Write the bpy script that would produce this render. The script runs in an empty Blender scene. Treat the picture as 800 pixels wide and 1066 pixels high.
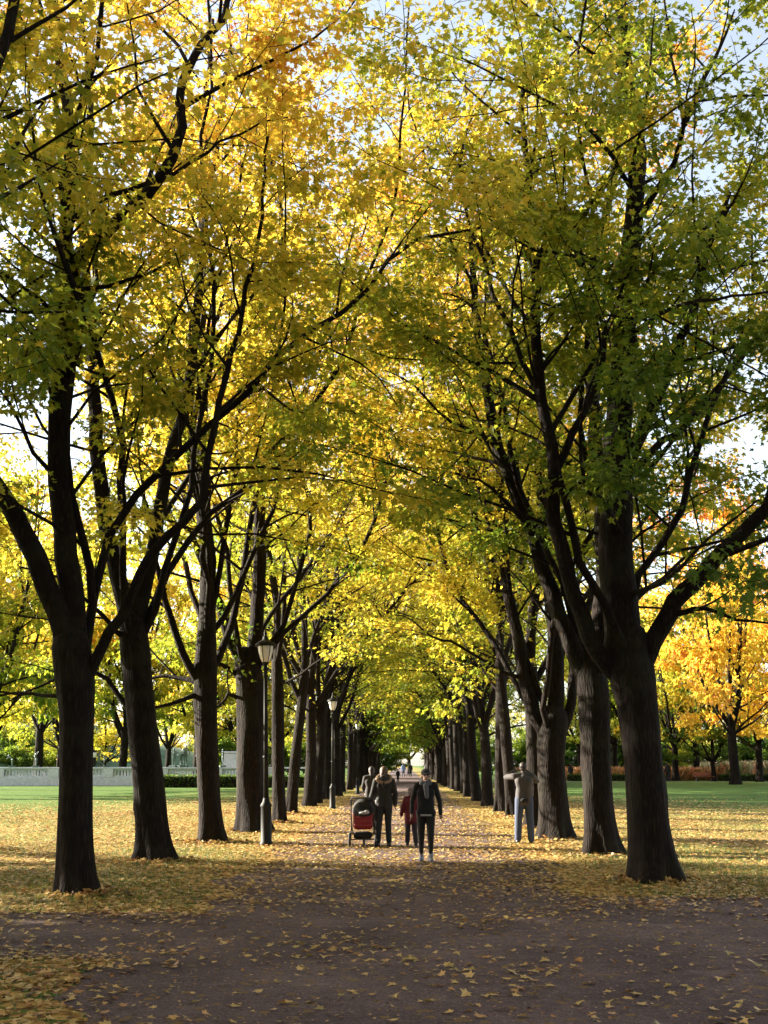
import bpy, math, random
import numpy as np
from mathutils import Vector, Matrix, Euler
R = math.radians
C = bpy.context.scene.collection
scene = bpy.context.scene

# ---------------------------------------------------------------- camera
F = 1150.0                      # focal length in pixels of the 800 px wide photograph
CAM_H = 1.75
cam_d = bpy.data.cameras.new("camera")
cam = bpy.data.objects.new("camera", cam_d); C.objects.link(cam)
cam_d.sensor_width = 36; cam_d.lens = F / 1066 * 36
cam_d.clip_end = 1500; cam_d.clip_start = 0.1
cam.location = (0, 0, CAM_H)
PITCH, YAW = R(12.83), R(0.9)
cam.rotation_euler = (math.pi / 2 + PITCH, 0, YAW)
scene.camera = cam
RM = Euler((math.pi / 2 + PITCH, 0, YAW)).to_matrix()

# ---------------------------------------------------------------- sky, sun, exposure
SUN_EL, SUN_AZ = R(17.5), R(-74.5)  # azimuth clockwise from +Y
w = bpy.data.worlds.new("World"); scene.world = w; w.use_nodes = True
nt = w.node_tree; bg = nt.nodes["Background"]
sky = nt.nodes.new("ShaderNodeTexSky"); sky.sky_type = 'NISHITA'; sky.sun_disc = False
sky.sun_elevation = SUN_EL; sky.sun_rotation = SUN_AZ; sky.air_density = 1.0; sky.dust_density = 1.2
hs = nt.nodes.new('ShaderNodeHueSaturation'); hs.inputs['Saturation'].default_value = .55; hs.inputs['Value'].default_value = 1.35
nt.links.new(sky.outputs[0], hs.inputs['Color']); nt.links.new(hs.outputs[0], bg.inputs[0]); bg.inputs[1].default_value = 0.05
S = Vector((math.sin(SUN_AZ) * math.cos(SUN_EL), math.cos(SUN_AZ) * math.cos(SUN_EL), math.sin(SUN_EL)))
sd = bpy.data.lights.new("sun", 'SUN'); sd.energy = 5.0; sd.angle = R(0.5); sd.color = (1, 0.9, 0.74)
so = bpy.data.objects.new("sun", sd); C.objects.link(so)
so.rotation_euler = (-S).to_track_quat('-Z', 'Y').to_euler(); so.location = (-30, 10, 30)
scene.view_settings.view_transform = 'Standard'; scene.view_settings.look = 'None'
scene.view_settings.exposure = 2.8; scene.view_settings.gamma = 1.0
scene.view_settings.use_curve_mapping = False
cy = scene.cycles
cy.max_bounces = 7; cy.diffuse_bounces = 3; cy.glossy_bounces = 2; cy.transmission_bounces = 5
cy.transparent_max_bounces = 4; cy.use_denoising = True

# ---------------------------------------------------------------- pixel -> place
def ray(px, py):
    return RM @ Vector(((px - 400) / F, (533 - py) / F, -1))
def W(px, py, Y):
    d = ray(px, py); t = Y / d.y
    return np.array([d.x * t, Y, CAM_H + d.z * t])
def G(px, py):
    d = ray(px, py); t = -CAM_H / d.z
    return np.array([d.x * t, d.y * t, 0.0])

# ---------------------------------------------------------------- object helpers
def tag(o, label=None, cat=None, group=None, kind=None):
    if label: o['label'] = label
    if cat: o['category'] = cat
    if group: o['group'] = group
    if kind: o['kind'] = kind
    return o
def empty(name, loc, label, cat, group=None, rz=0):
    o = bpy.data.objects.new(name, None); C.objects.link(o)
    o.location = loc; o.rotation_euler = (0, 0, rz); o.empty_display_size = 0.3
    return tag(o, label, cat, group)
def link(name, me, parent=None):
    o = bpy.data.objects.new(name, me); C.objects.link(o)
    if parent: o.parent = parent
    return o
def np_mesh(name, V, loops, sizes, mats, smooth=False, matidx=None, tint=None):
    me = bpy.data.meshes.new(name)
    V = np.asarray(V, np.float32); loops = np.asarray(loops, np.int32); sizes = np.asarray(sizes, np.int32)
    me.vertices.add(len(V)); me.vertices.foreach_set('co', V.ravel())
    me.loops.add(len(loops)); me.loops.foreach_set('vertex_index', loops)
    me.polygons.add(len(sizes))
    st = np.zeros(len(sizes), np.int32); st[1:] = np.cumsum(sizes)[:-1]
    me.polygons.foreach_set('loop_start', st)
    me.polygons.foreach_set('use_smooth', np.full(len(sizes), smooth))
    if matidx is not None: me.polygons.foreach_set('material_index', np.asarray(matidx, np.int32))
    for m in (mats if isinstance(mats, (list, tuple)) else [mats]): me.materials.append(m)
    me.update(calc_edges=True)
    if tint is not None:
        a = me.attributes.new('tint', 'FLOAT', 'FACE'); a.data.foreach_set('value', np.asarray(tint, np.float32))
    return me

class MB:
    """collects plain shapes and links them as ONE mesh"""
    def __init__(s): s.v = []; s.f = []
    def add(s, vs, fs):
        n = len(s.v); s.v += [tuple(v) for v in vs]; s.f += [tuple(i + n for i in f) for f in fs]; return s
    def box(s, c, d, rz=0, bev=0.0, rx=0):
        bx, by, bz = d[0] / 2, d[1] / 2, d[2] / 2
        b = min(bev, bx * .9, by * .9, bz * .9)
        M = Matrix.Rotation(rz, 3, 'Z') @ Matrix.Rotation(rx, 3, 'X')
        if b <= 0:
            vs = [(x, y, z) for z in (-bz, bz) for x, y in ((-bx, -by), (bx, -by), (bx, by), (-bx, by))]
            fs = [(3, 2, 1, 0), (4, 5, 6, 7), (0, 1, 5, 4), (1, 2, 6, 5), (2, 3, 7, 6), (3, 0, 4, 7)]
        else:
            vs = []
            for z, k in ((-bz, b), (-bz + b, 0), (bz - b, 0), (bz, b)):
                X, Y_ = bx - k, by - k
                c_ = b * .6
                vs += [(X - c_, -Y_, z), (X, -Y_ + c_, z), (X, Y_ - c_, z), (X - c_, Y_, z), (-X + c_, Y_, z), (-X, Y_ - c_, z), (-X, -Y_ + c_, z), (-X + c_, -Y_, z)]
            fs = [tuple(range(7, -1, -1)), tuple(range(24, 32))]
            for r in range(3):
                for i in range(8):
                    j = (i + 1) % 8; fs.append((r * 8 + i, r * 8 + j, r * 8 + 8 + j, r * 8 + 8 + i))
        return s.add([tuple(M @ Vector(v) + Vector(c)) for v in vs], fs)
    def lathe(s, prof, n=20, c=(0, 0, 0), squash=1.0, M=None):
        vs, fs = [], []
        for r, z in prof:
            for i in range(n):
                a = 2 * math.pi * i / n; vs.append((r * math.cos(a), r * math.sin(a) * squash, z))
        m = len(prof)
        for k in range(m - 1):
            for i in range(n):
                j = (i + 1) % n; fs.append((k * n + i, k * n + j, k * n + n + j, k * n + n + i))
        fs.append(tuple(range(n - 1, -1, -1))); fs.append(tuple((m - 1) * n + i for i in range(n)))
        M = M or Matrix.Identity(3)
        return s.add([tuple(M @ Vector(v) + Vector(c)) for v in vs], fs)
    def tube(s, pts, r, n=8):
        pts = [Vector(p) for p in pts]; rs = r if isinstance(r, (list, tuple)) else [r] * len(pts)
        vs, fs = [], []; ref = None
        for k, p in enumerate(pts):
            t = (pts[min(k + 1, len(pts) - 1)] - pts[max(k - 1, 0)]).normalized()
            if ref is None: ref = Vector((0, 0, 1)) if abs(t.z) < .9 else Vector((1, 0, 0))
            u = t.cross(ref).normalized(); v = t.cross(u); ref = -v if False else ref
            if u.length < .5: u = Vector((1, 0, 0)); v = t.cross(u)
            for i in range(n):
                a = 2 * math.pi * i / n; vs.append(tuple(p + (u * math.cos(a) + v * math.sin(a)) * rs[k]))
        for k in range(len(pts) - 1):
            for i in range(n):
                j = (i + 1) % n; fs.append((k * n + i, k * n + j, k * n + n + j, k * n + n + i))
        fs.append(tuple(range(n))); fs.append(tuple((len(pts) - 1) * n + n - 1 - i for i in range(n)))
        return s.add(vs, fs)
    def ell(s, c, r, M=None, n=14, m=9):
        prof = [(max(1e-4, math.sin(math.pi * k / (m - 1))), -math.cos(math.pi * k / (m - 1))) for k in range(m)]
        vs, fs = [], []
        for q, z in prof:
            for i in range(n):
                a = 2 * math.pi * i / n; vs.append(Vector((q * math.cos(a) * r[0], q * math.sin(a) * r[1], z * r[2])))
        for k in range(m - 1):
            for i in range(n):
                j = (i + 1) % n; fs.append((k * n + i, k * n + j, k * n + n + j, k * n + n + i))
        fs.append(tuple(range(n - 1, -1, -1))); fs.append(tuple((m - 1) * n + i for i in range(n)))
        M = M or Matrix.Identity(3)
        return s.add([tuple(M @ v + Vector(c)) for v in vs], fs)
    def cap(s, p0, p1, r0, r1, sq=1.0):
        """tapered capsule; sq squashes it front to back (y)"""
        p0, p1 = Vector(p0), Vector(p1); d = p1 - p0; L = max(d.length, 1e-4); q = d.to_track_quat('Z', 'Y').to_matrix()
        prof = []
        for k in range(5):
            a = -math.pi / 2 + (math.pi / 2) * k / 4; prof.append((max(1e-4, r0 * math.cos(a)), r0 * math.sin(a)))
        for k in range(5):
            a = (math.pi / 2) * k / 4; prof.append((max(1e-4, r1 * math.cos(a)), L + r1 * math.sin(a)))
        n = 12; vs, fs = [], []
        for r, z in prof:
            for i in range(n):
                a = 2 * math.pi * i / n; v = q @ Vector((r * math.cos(a), r * math.sin(a), z))
                v.y *= sq if sq != 1.0 else 1; vs.append(v)
        for k in range(len(prof) - 1):
            for i in range(n):
                j = (i + 1) % n; fs.append((k * n + i, k * n + j, k * n + n + j, k * n + n + i))
        fs.append(tuple(range(n - 1, -1, -1))); fs.append(tuple((len(prof) - 1) * n + i for i in range(n)))
        return s.add([tuple(v + p0) for v in vs], fs)
    def mesh(s, name, mat, smooth=False):
        me = bpy.data.meshes.new(name); me.from_pydata(s.v, [], s.f); me.materials.append(mat)
        me.polygons.foreach_set('use_smooth', [smooth] * len(me.polygons)); me.update(); return me
    def build(s, name, mat, parent=None, smooth=False):
        return link(name, s.mesh(name, mat, smooth), parent)
    def fuse(s, name, mat, parent=None, voxel=0.009, sm=3):
        """overlapping shapes melted into one continuous skin"""
        o = s.build(name, mat, parent, True)
        m = o.modifiers.new('r', 'REMESH'); m.mode = 'VOXEL'; m.voxel_size = voxel; m.use_smooth_shade = True
        m2 = o.modifiers.new('s', 'SMOOTH'); m2.iterations = sm; m2.factor = .5
        dg = bpy.context.evaluated_depsgraph_get()
        me = bpy.data.meshes.new_from_object(o.evaluated_get(dg)); me.name = name
        o.modifiers.clear(); old = o.data; o.data = me; bpy.data.meshes.remove(old)
        if not me.materials: me.materials.append(mat)
        me.polygons.foreach_set('use_smooth', [True] * len(me.polygons))
        return o

# ---------------------------------------------------------------- materials
def new_mat(name):
    m = bpy.data.materials.new(name); m.use_nodes = True
    return m, m.node_tree, m.node_tree.nodes['Principled BSDF']
def ramp(nt, stops, inp=None):
    r = nt.nodes.new('ShaderNodeValToRGB'); e = r.color_ramp.elements
    while len(e) > 1: e.remove(e[0])
    e[0].position = stops[0][0]; e[0].color = (*stops[0][1], 1)
    for p, c in stops[1:]:
        q = e.new(p); q.color = (*c, 1)
    if inp: nt.links.new(inp, r.inputs[0])
    return r
def noise(nt, scale, detail=4, vec=None, rough=.55):
    n = nt.nodes.new('ShaderNodeTexNoise'); n.inputs['Scale'].default_value = scale
    n.inputs['Detail'].default_value = detail; n.inputs['Roughness'].default_value = rough
    if vec: nt.links.new(vec, n.inputs['Vector'])
    return n
def math_n(nt, op, a, b):
    n = nt.nodes.new('ShaderNodeMath'); n.operation = op
    for i, x in enumerate((a, b)):
        if isinstance(x, (int, float)): n.inputs[i].default_value = x
        else: nt.links.new(x, n.inputs[i])
    return n.outputs[0]
def mixc(nt, fac, a, b):
    n = nt.nodes.new('ShaderNodeMix'); n.data_type = 'RGBA'
    for i, x in ((0, fac), (6, a), (7, b)):
        if isinstance(x, (int, float)): n.inputs[i].default_value = x
        elif isinstance(x, tuple): n.inputs[i].default_value = (*x, 1)
        else: nt.links.new(x, n.inputs[i])
    return n.outputs[2]
def bump(nt, h, strength, dist, bsdf):
    b = nt.nodes.new('ShaderNodeBump'); b.inputs['Strength'].default_value = strength; b.inputs['Distance'].default_value = dist
    nt.links.new(h, b.inputs['Height']); nt.links.new(b.outputs[0], bsdf.inputs['Normal'])
def coords(nt, scale=(1, 1, 1)):
    t = nt.nodes.new('ShaderNodeTexCoord'); m = nt.nodes.new('ShaderNodeMapping'); m.inputs['Scale'].default_value = scale
    nt.links.new(t.outputs['Object'], m.inputs[0]); return m.outputs[0]

def simple(name, col, rough=.7, metal=0.0, var=.25, sc=12, bmp=.15, bd=.01):
    m, t, b = new_mat(name); v = coords(t); n = noise(t, sc, 5, v)
    lo = tuple(c * (1 - var) for c in col); hi = tuple(min(1, c * (1 + var)) for c in col)
    r = ramp(t, [(.3, lo), (.7, hi)], n.outputs[0]); t.links.new(r.outputs[0], b.inputs['Base Color'])
    b.inputs['Roughness'].default_value = rough; b.inputs['Metallic'].default_value = metal
    if bmp: bump(t, n.outputs[0], bmp, bd, b)
    return m

def bark_mat():
    m, t, b = new_mat('bark')
    v = coords(t, (1, 1, .17)); vd = noise(t, 3, 3, v)
    add = t.nodes.new('ShaderNodeVectorMath'); add.operation = 'MULTIPLY_ADD'
    t.links.new(vd.outputs[1], add.inputs[0]); add.inputs[1].default_value = (.22, .22, .16); t.links.new(v, add.inputs[2])
    vo = t.nodes.new('ShaderNodeTexVoronoi'); vo.feature = 'DISTANCE_TO_EDGE'; vo.inputs['Scale'].default_value = 21
    t.links.new(add.outputs[0], vo.inputs['Vector'])
    cr = ramp(t, [(0, (0, 0, 0)), (.35, (1, 1, 1))], vo.outputs[0])
    n2 = noise(t, 22, 6, v, .65); n3 = noise(t, 1.6, 4, coords(t), .6)
    h = math_n(t, 'ADD', math_n(t, 'MULTIPLY', cr.outputs[0], .35), math_n(t, 'MULTIPLY', n2.outputs[0], .85))
    base = ramp(t, [(.25, (.0026, .0016, .0012)), (.6, (.008, .005, .0037)), (1, (.027, .0165, .0115))], h)
    lich = ramp(t, [(.50, (0, 0, 0)), (.66, (1, 1, 1))], n3.outputs[0])
    col = mixc(t, math_n(t, 'MULTIPLY', lich.outputs[0], .45), base.outputs[0], (.019, .020, .011))
    t.links.new(col, b.inputs['Base Color']); b.inputs['Roughness'].default_value = .95
    b.inputs['Specular IOR Level'].default_value = .2
    bump(t, h, .9, .03, b); return m

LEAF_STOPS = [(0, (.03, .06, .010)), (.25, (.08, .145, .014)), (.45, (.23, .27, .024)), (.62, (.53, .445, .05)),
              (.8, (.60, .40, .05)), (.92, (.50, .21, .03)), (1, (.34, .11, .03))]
def leaf_mat(name='maple_leaf', trans=.55, stops=LEAF_STOPS, boost=1.38):
    m, t, b = new_mat(name)
    a = t.nodes.new('ShaderNodeAttribute'); a.attribute_name = 'tint'
    oi = t.nodes.new('ShaderNodeObjectInfo'); sp = t.nodes.new('ShaderNodeSeparateColor'); t.links.new(oi.outputs['Color'], sp.inputs[0])
    val = math_n(t, 'ADD', a.outputs['Fac'], math_n(t, 'SUBTRACT', sp.outputs[0], .5))
    r = ramp(t, stops, val)
    t.links.new(r.outputs[0], b.inputs['Base Color']); b.inputs['Roughness'].default_value = .5
    b.inputs['Specular IOR Level'].default_value = .3
    tr = t.nodes.new('ShaderNodeBsdfTranslucent')
    g = t.nodes.new('ShaderNodeMix'); g.data_type = 'RGBA'; g.blend_type = 'MULTIPLY'; g.inputs[0].default_value = 1
    t.links.new(r.outputs[0], g.inputs[6]); g.inputs[7].default_value = (boost * 1.06, boost * .99, boost * .9, 1)
    t.links.new(g.outputs[2], tr.inputs[0])
    mx = t.nodes.new('ShaderNodeMixShader'); mx.inputs[0].default_value = trans
    t.links.new(b.outputs[0], mx.inputs[1]); t.links.new(tr.outputs[0], mx.inputs[2])
    t.links.new(mx.outputs[0], t.nodes['Material Output'].inputs[0]); return m

BARK = bark_mat(); LEAF = leaf_mat()
LITTER = leaf_mat('fallen_leaf', .12, [(0, (.17, .14, .045)), (.3, (.42, .31, .11)), (.6, (.58, .40, .16)), (.8, (.38, .19, .07)), (.93, (.18, .09, .045)), (1, (.08, .045, .03))], 1.0)

# ---------------------------------------------------------------- ground
def lawn_mat():
    m, t, b = new_mat('lawn'); v = coords(t)
    n1 = noise(t, .9, 5, v); n2 = noise(t, 30, 4, v); n4 = noise(t, .12, 3, v)
    g = ramp(t, [(.3, (.05, .10, .02)), (.7, (.10, .17, .035))], math_n(t, 'ADD', math_n(t, 'MULTIPLY', n1.outputs[0], .5), math_n(t, 'MULTIPLY', n2.outputs[0], .5)))
    # a drift of fallen leaves lies on the grass near the avenue, thinning outwards
    sx = t.nodes.new('ShaderNodeSeparateXYZ'); t.links.new(v, sx.inputs[0])
    ax = math_n(t, 'ABSOLUTE', sx.outputs[0], 0)
    dens = math_n(t, 'SUBTRACT', 1.0, math_n(t, 'MULTIPLY', ax, .042))
    far_ = math_n(t, 'MINIMUM', math_n(t, 'MAXIMUM', math_n(t, 'MULTIPLY', math_n(t, 'SUBTRACT', sx.outputs[1], 40), .022), 0), .6)
    dens = math_n(t, 'SUBTRACT', dens, math_n(t, 'MULTIPLY', far_, math_n(t, 'MINIMUM', 1, math_n(t, 'MULTIPLY', ax, .12))))
    dens = math_n(t, 'ADD', dens, math_n(t, 'MULTIPLY', math_n(t, 'SUBTRACT', n4.outputs[0], .5), 1.3))
    dens = math_n(t, 'ADD', dens, math_n(t, 'MULTIPLY', math_n(t, 'SUBTRACT', n1.outputs[0], .5), .8))
    vo = t.nodes.new('ShaderNodeTexVoronoi'); vo.inputs['Scale'].default_value = 14; t.links.new(v, vo.inputs['Vector'])
    sc = t.nodes.new('ShaderNodeSeparateColor'); t.links.new(vo.outputs['Color'], sc.inputs[0])
    lt = math_n(t, 'LESS_THAN', sc.outputs[0], dens)
    lc = ramp(t, [(0, (.07, .042, .022)), (.25, (.22, .125, .045)), (.6, (.46, .30, .09)), (1, (.38, .26, .08))], sc.outputs[1])
    t.links.new(mixc(t, lt, g.outputs[0], lc.outputs[0]), b.inputs['Base Color'])
    b.inputs['Roughness'].default_value = .9; b.inputs['Specular IOR Level'].default_value = .1
    bump(t, n2.outputs[0], .6, .04, b); return m
def path_mat():
    m, t, b = new_mat('path_gravel'); v = coords(t)
    n1 = noise(t, .7, 5, v); n2 = noise(t, 90, 3, v, .7); n3 = noise(t, 6, 5, v, .6)
    mix = math_n(t, 'ADD', math_n(t, 'MULTIPLY', n1.outputs[0], .45), math_n(t, 'ADD', math_n(t, 'MULTIPLY', n2.outputs[0], .3), math_n(t, 'MULTIPLY', n3.outputs[0], .25)))
    r = ramp(t, [(.30, (.055, .040, .043)), (.5, (.135, .099, .102)), (.70, (.25, .188, .182))], mix)
    # bits of litter trodden into the gravel
    vo = t.nodes.new('ShaderNodeTexVoronoi'); vo.inputs['Scale'].default_value = 16; t.links.new(v, vo.inputs['Vector'])
    sc = t.nodes.new('ShaderNodeSeparateColor'); t.links.new(vo.outputs['Color'], sc.inputs[0])
    th = math_n(t, 'MULTIPLY', n1.outputs[0], .14)
    lt = math_n(t, 'LESS_THAN', sc.outputs[0], math_n(t, 'SUBTRACT', th, .03))
    vg = t.nodes.new('ShaderNodeTexVoronoi'); vg.inputs['Scale'].default_value = 70; t.links.new(v, vg.inputs['Vector'])
    sg = t.nodes.new('ShaderNodeSeparateColor'); t.links.new(vg.outputs['Color'], sg.inputs[0])
    stn = ramp(t, [(.0, (.55, .55, .55)), (.7, (1, 1, 1)), (.93, (1.0, 1.0, 1.0)), (1, (1.9, 1.8, 1.75))], sg.outputs[0])
    gm = t.nodes.new('ShaderNodeMix'); gm.data_type = 'RGBA'; gm.blend_type = 'MULTIPLY'; gm.inputs[0].default_value = 1; t.links.new(r.outputs[0], gm.inputs[6]); t.links.new(stn.outputs[0], gm.inputs[7])
    t.links.new(mixc(t, lt, gm.outputs[2], (.20, .13, .055)), b.inputs['Base Color'])
    b.inputs['Roughness'].default_value = .92; b.inputs['Specular IOR Level'].default_value = .15
    h = math_n(t, 'ADD', math_n(t, 'MULTIPLY', n2.outputs[0], .5), n3.outputs[0])
    bump(t, h, .8, .05, b); return m
LAWN = lawn_mat(); PATH = path_mat()
link_l = MB().add([(-500, -80, 0), (500, -80, 0), (500, 900, 0), (-500, 900, 0)], [(0, 1, 2, 3)]).build('lawn', LAWN)
tag(link_l, 'green lawn strewn with yellow leaves on both sides of the avenue', 'lawn', kind='structure')
rng = np.random.default_rng(5)
def wob(y, ph): return .22 * math.sin(y * .9 + ph) + .13 * math.sin(y * 2.3 + ph * 2) + .08 * math.sin(y * 5.1 + ph * 3)
def strip(name, left, right, y0, y1, dy, z=.004):
    vs, fs = [], []; ys = np.arange(y0, y1 + dy, dy)
    for y in ys: vs += [(left(y), y, z), (right(y), y, z)]
    for i in range(len(ys) - 1): fs.append((2 * i, 2 * i + 1, 2 * i + 3, 2 * i + 2))
    return MB().add(vs, fs).build(name, PATH)
def p_left(y):
    base = -2.55
    if 10.9 < y < 13.9: base = -2.55 - 40 * min(1, max(0, min(y - 10.9, 13.9 - y) / .35))
    if y > 90: base = -2.4
    return base + wob(y, 1)
def p_right(y):
    k = min(1, max(0, (15.6 - y) / .9)); return 2.5 + wob(y, 2) + 40 * k
pth = strip('path', p_left, p_right, -20, 420, .25)
tag(pth, 'brown gravel path running down the middle of the avenue', 'path', kind='structure')
# narrow gravel walk beyond the right-hand lawn
fw = MB().add([(14, 113, .004), (160, 111.5, .004), (160, 114.5, .004), (14, 115.5, .004)], [(0, 1, 2, 3)]).build('gravel_walk', PATH)
tag(fw, 'thin pale gravel walk crossing beyond the right lawn', 'path', kind='structure')

# ---------------------------------------------------------------- tree machinery
def tubes_mesh(branches, k_of, name='branches', bump_root=None):
    """branches: list of (pts, radii); one mesh of tapered tubes"""
    VV, LL, off = [], [], 0
    for (P, r) in branches:
        n = len(P); k = k_of(r[0]) 
        T = np.empty_like(P); T[1:-1] = P[2:] - P[:-2]; T[0] = P[1] - P[0]; T[-1] = P[-1] - P[-2]
        T /= np.linalg.norm(T, axis=1)[:, None] + 1e-9
        mean = P[-1] - P[0]; ref = np.array([0, 1., 0]) if abs(mean[1]) < .7 * np.linalg.norm(mean) else np.array([1., 0, 0])
        U = np.cross(T, ref); U /= np.linalg.norm(U, axis=1)[:, None] + 1e-9; Vv = np.cross(T, U)
        a = np.arange(k) * 2 * np.pi / k; ca, sa = np.cos(a), np.sin(a)
        rr = r[:, None] * np.ones(k)[None]
        if r[0] > .15:   # the trunk: fluted foot and uneven girth
            z = P[:, 2][:, None]; foot = np.exp(-np.maximum(z, 0) / .35)
            ph = P[0, 0] * 7 + P[0, 1] * 3 + P[-1, 0] * 11
            rr = rr * (1 + foot * (.16 * np.cos(3 * a + ph) + .12 * np.cos(5 * a + ph * 2) + .06 * np.cos(9 * a + ph)) + .035 * np.sin(2 * a + z * 1.3 + ph) + .025 * np.sin(5 * a - z * 2.1) + .012 * np.sin(11 * a + z * .7))
            kr = np.random.default_rng(int(abs(ph) * 1000) % 99991)
            for _ in range(6):   # burls and old branch scars
                zc, ac, am = kr.uniform(.8, 4.5), kr.uniform(0, 6.28), kr.uniform(.05, .13)
                rr = rr * (1 + am * np.exp(-((z - zc) / .16) ** 2 - ((np.angle(np.exp(1j * (a - ac)))) / .32) ** 2))
        V = P[:, None, :] + rr[:, :, None] * (ca[None, :, None] * U[:, None, :] + sa[None, :, None] * Vv[:, None, :])
        VV.append(V.reshape(-1, 3))
        i = np.arange(n - 1)[:, None] * k; j = np.arange(k)[None]; j2 = (j + 1) % k
        q = np.stack([i + j, i + j2, i + k + j2, i + k + j], -1).reshape(-1) + off
        LL.append(q); off += n * k
    V = np.concatenate(VV); L = np.concatenate(LL)
    return np_mesh(name, V, L, np.full(len(L) // 4, 4), BARK, smooth=True)

LEAF_SHAPES = {
 0: np.array([(0, 0), (-.38, -.08), (-.27, .16), (-.60, .40), (-.23, .47), (0, 1.0), (.23, .47), (.60, .40), (.27, .16), (.38, -.08)]),
 1: np.array([(0, 0), (-.28, .08), (-.56, .46), (-.16, .52), (0, 1.0), (.16, .52), (.56, .46), (.28, .08)])[[0, 2, 3, 4, 5, 6]],
 2: np.array([(0, 0), (-.48, .48), (0, 1.0), (.48, .48)])}
def leaves_mesh(name, P, A, N, size, tint, lod, mat, fold=.18):
    """P centre-base, A axis, N normal (unit arrays)"""
    sh = LEAF_SHAPES[lod]; k = len(sh); n = len(P)
    A = A / (np.linalg.norm(A, axis=1)[:, None] + 1e-9); X = np.cross(A, N); X /= np.linalg.norm(X, axis=1)[:, None] + 1e-9
    Z = np.cross(X, A)
    sx = sh[:, 0][None, :, None]; sy = sh[:, 1][None, :, None]
    rl = np.random.default_rng(n); fo = (fold * rl.uniform(-.3, 2.6, n))[:, None, None]; be = (fold * rl.uniform(-.6, 2.2, n))[:, None, None]
    sx = sx * rl.uniform(.78, 1.1, n)[:, None, None]
    V = P[:, None] + size[:, None, None] * (sx * X[:, None] + sy * A[:, None] + (fo * np.abs(sx) - be * sy * sy) * Z[:, None])
    V = V.reshape(-1, 3)
    tri = np.array([(0, i, i + 1) for i in range(1, k - 1)]).reshape(-1)
    L = (np.arange(n)[:, None] * k + tri[None]).reshape(-1)
    return np_mesh(name, V, L, np.full(len(L) // 3, 3), mat, tint=np.repeat(tint, k - 2))

def catmull(P, step=.35):
    P = np.asarray(P, float); Q = np.vstack([2 * P[0] - P[1], P, 2 * P[-1] - P[-2]]); out = []
    for i in range(1, len(Q) - 2):
        n = max(2, int(np.linalg.norm(Q[i + 1] - Q[i]) / step)); t = np.linspace(0, 1, n, endpoint=False)[:, None]
        out.append(.5 * (2 * Q[i] + (Q[i + 1] - Q[i - 1]) * t + (2 * Q[i - 1] - 5 * Q[i] + 4 * Q[i + 1] - Q[i + 2]) * t ** 2 + (-Q[i - 1] + 3 * Q[i] - 3 * Q[i + 1] + Q[i + 2]) * t ** 3))
    out.append(P[-1][None]); return np.vstack(out)
def unit(v): return v / (np.linalg.norm(v) + 1e-9)

def grow(rg, p, d, L, r0, r1, n, wander=.12, lift=.0, droop=0.):
    pts = [np.array(p, float)]; d = unit(np.array(d, float)); st = L / n
    for i in range(n):
        d = unit(d + rg.normal(0, wander, 3) + np.array([0, 0, lift - droop * (i / n)])); pts.append(pts[-1] + d * st)
    return np.array(pts), np.linspace(r0, r1, n + 1)

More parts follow.
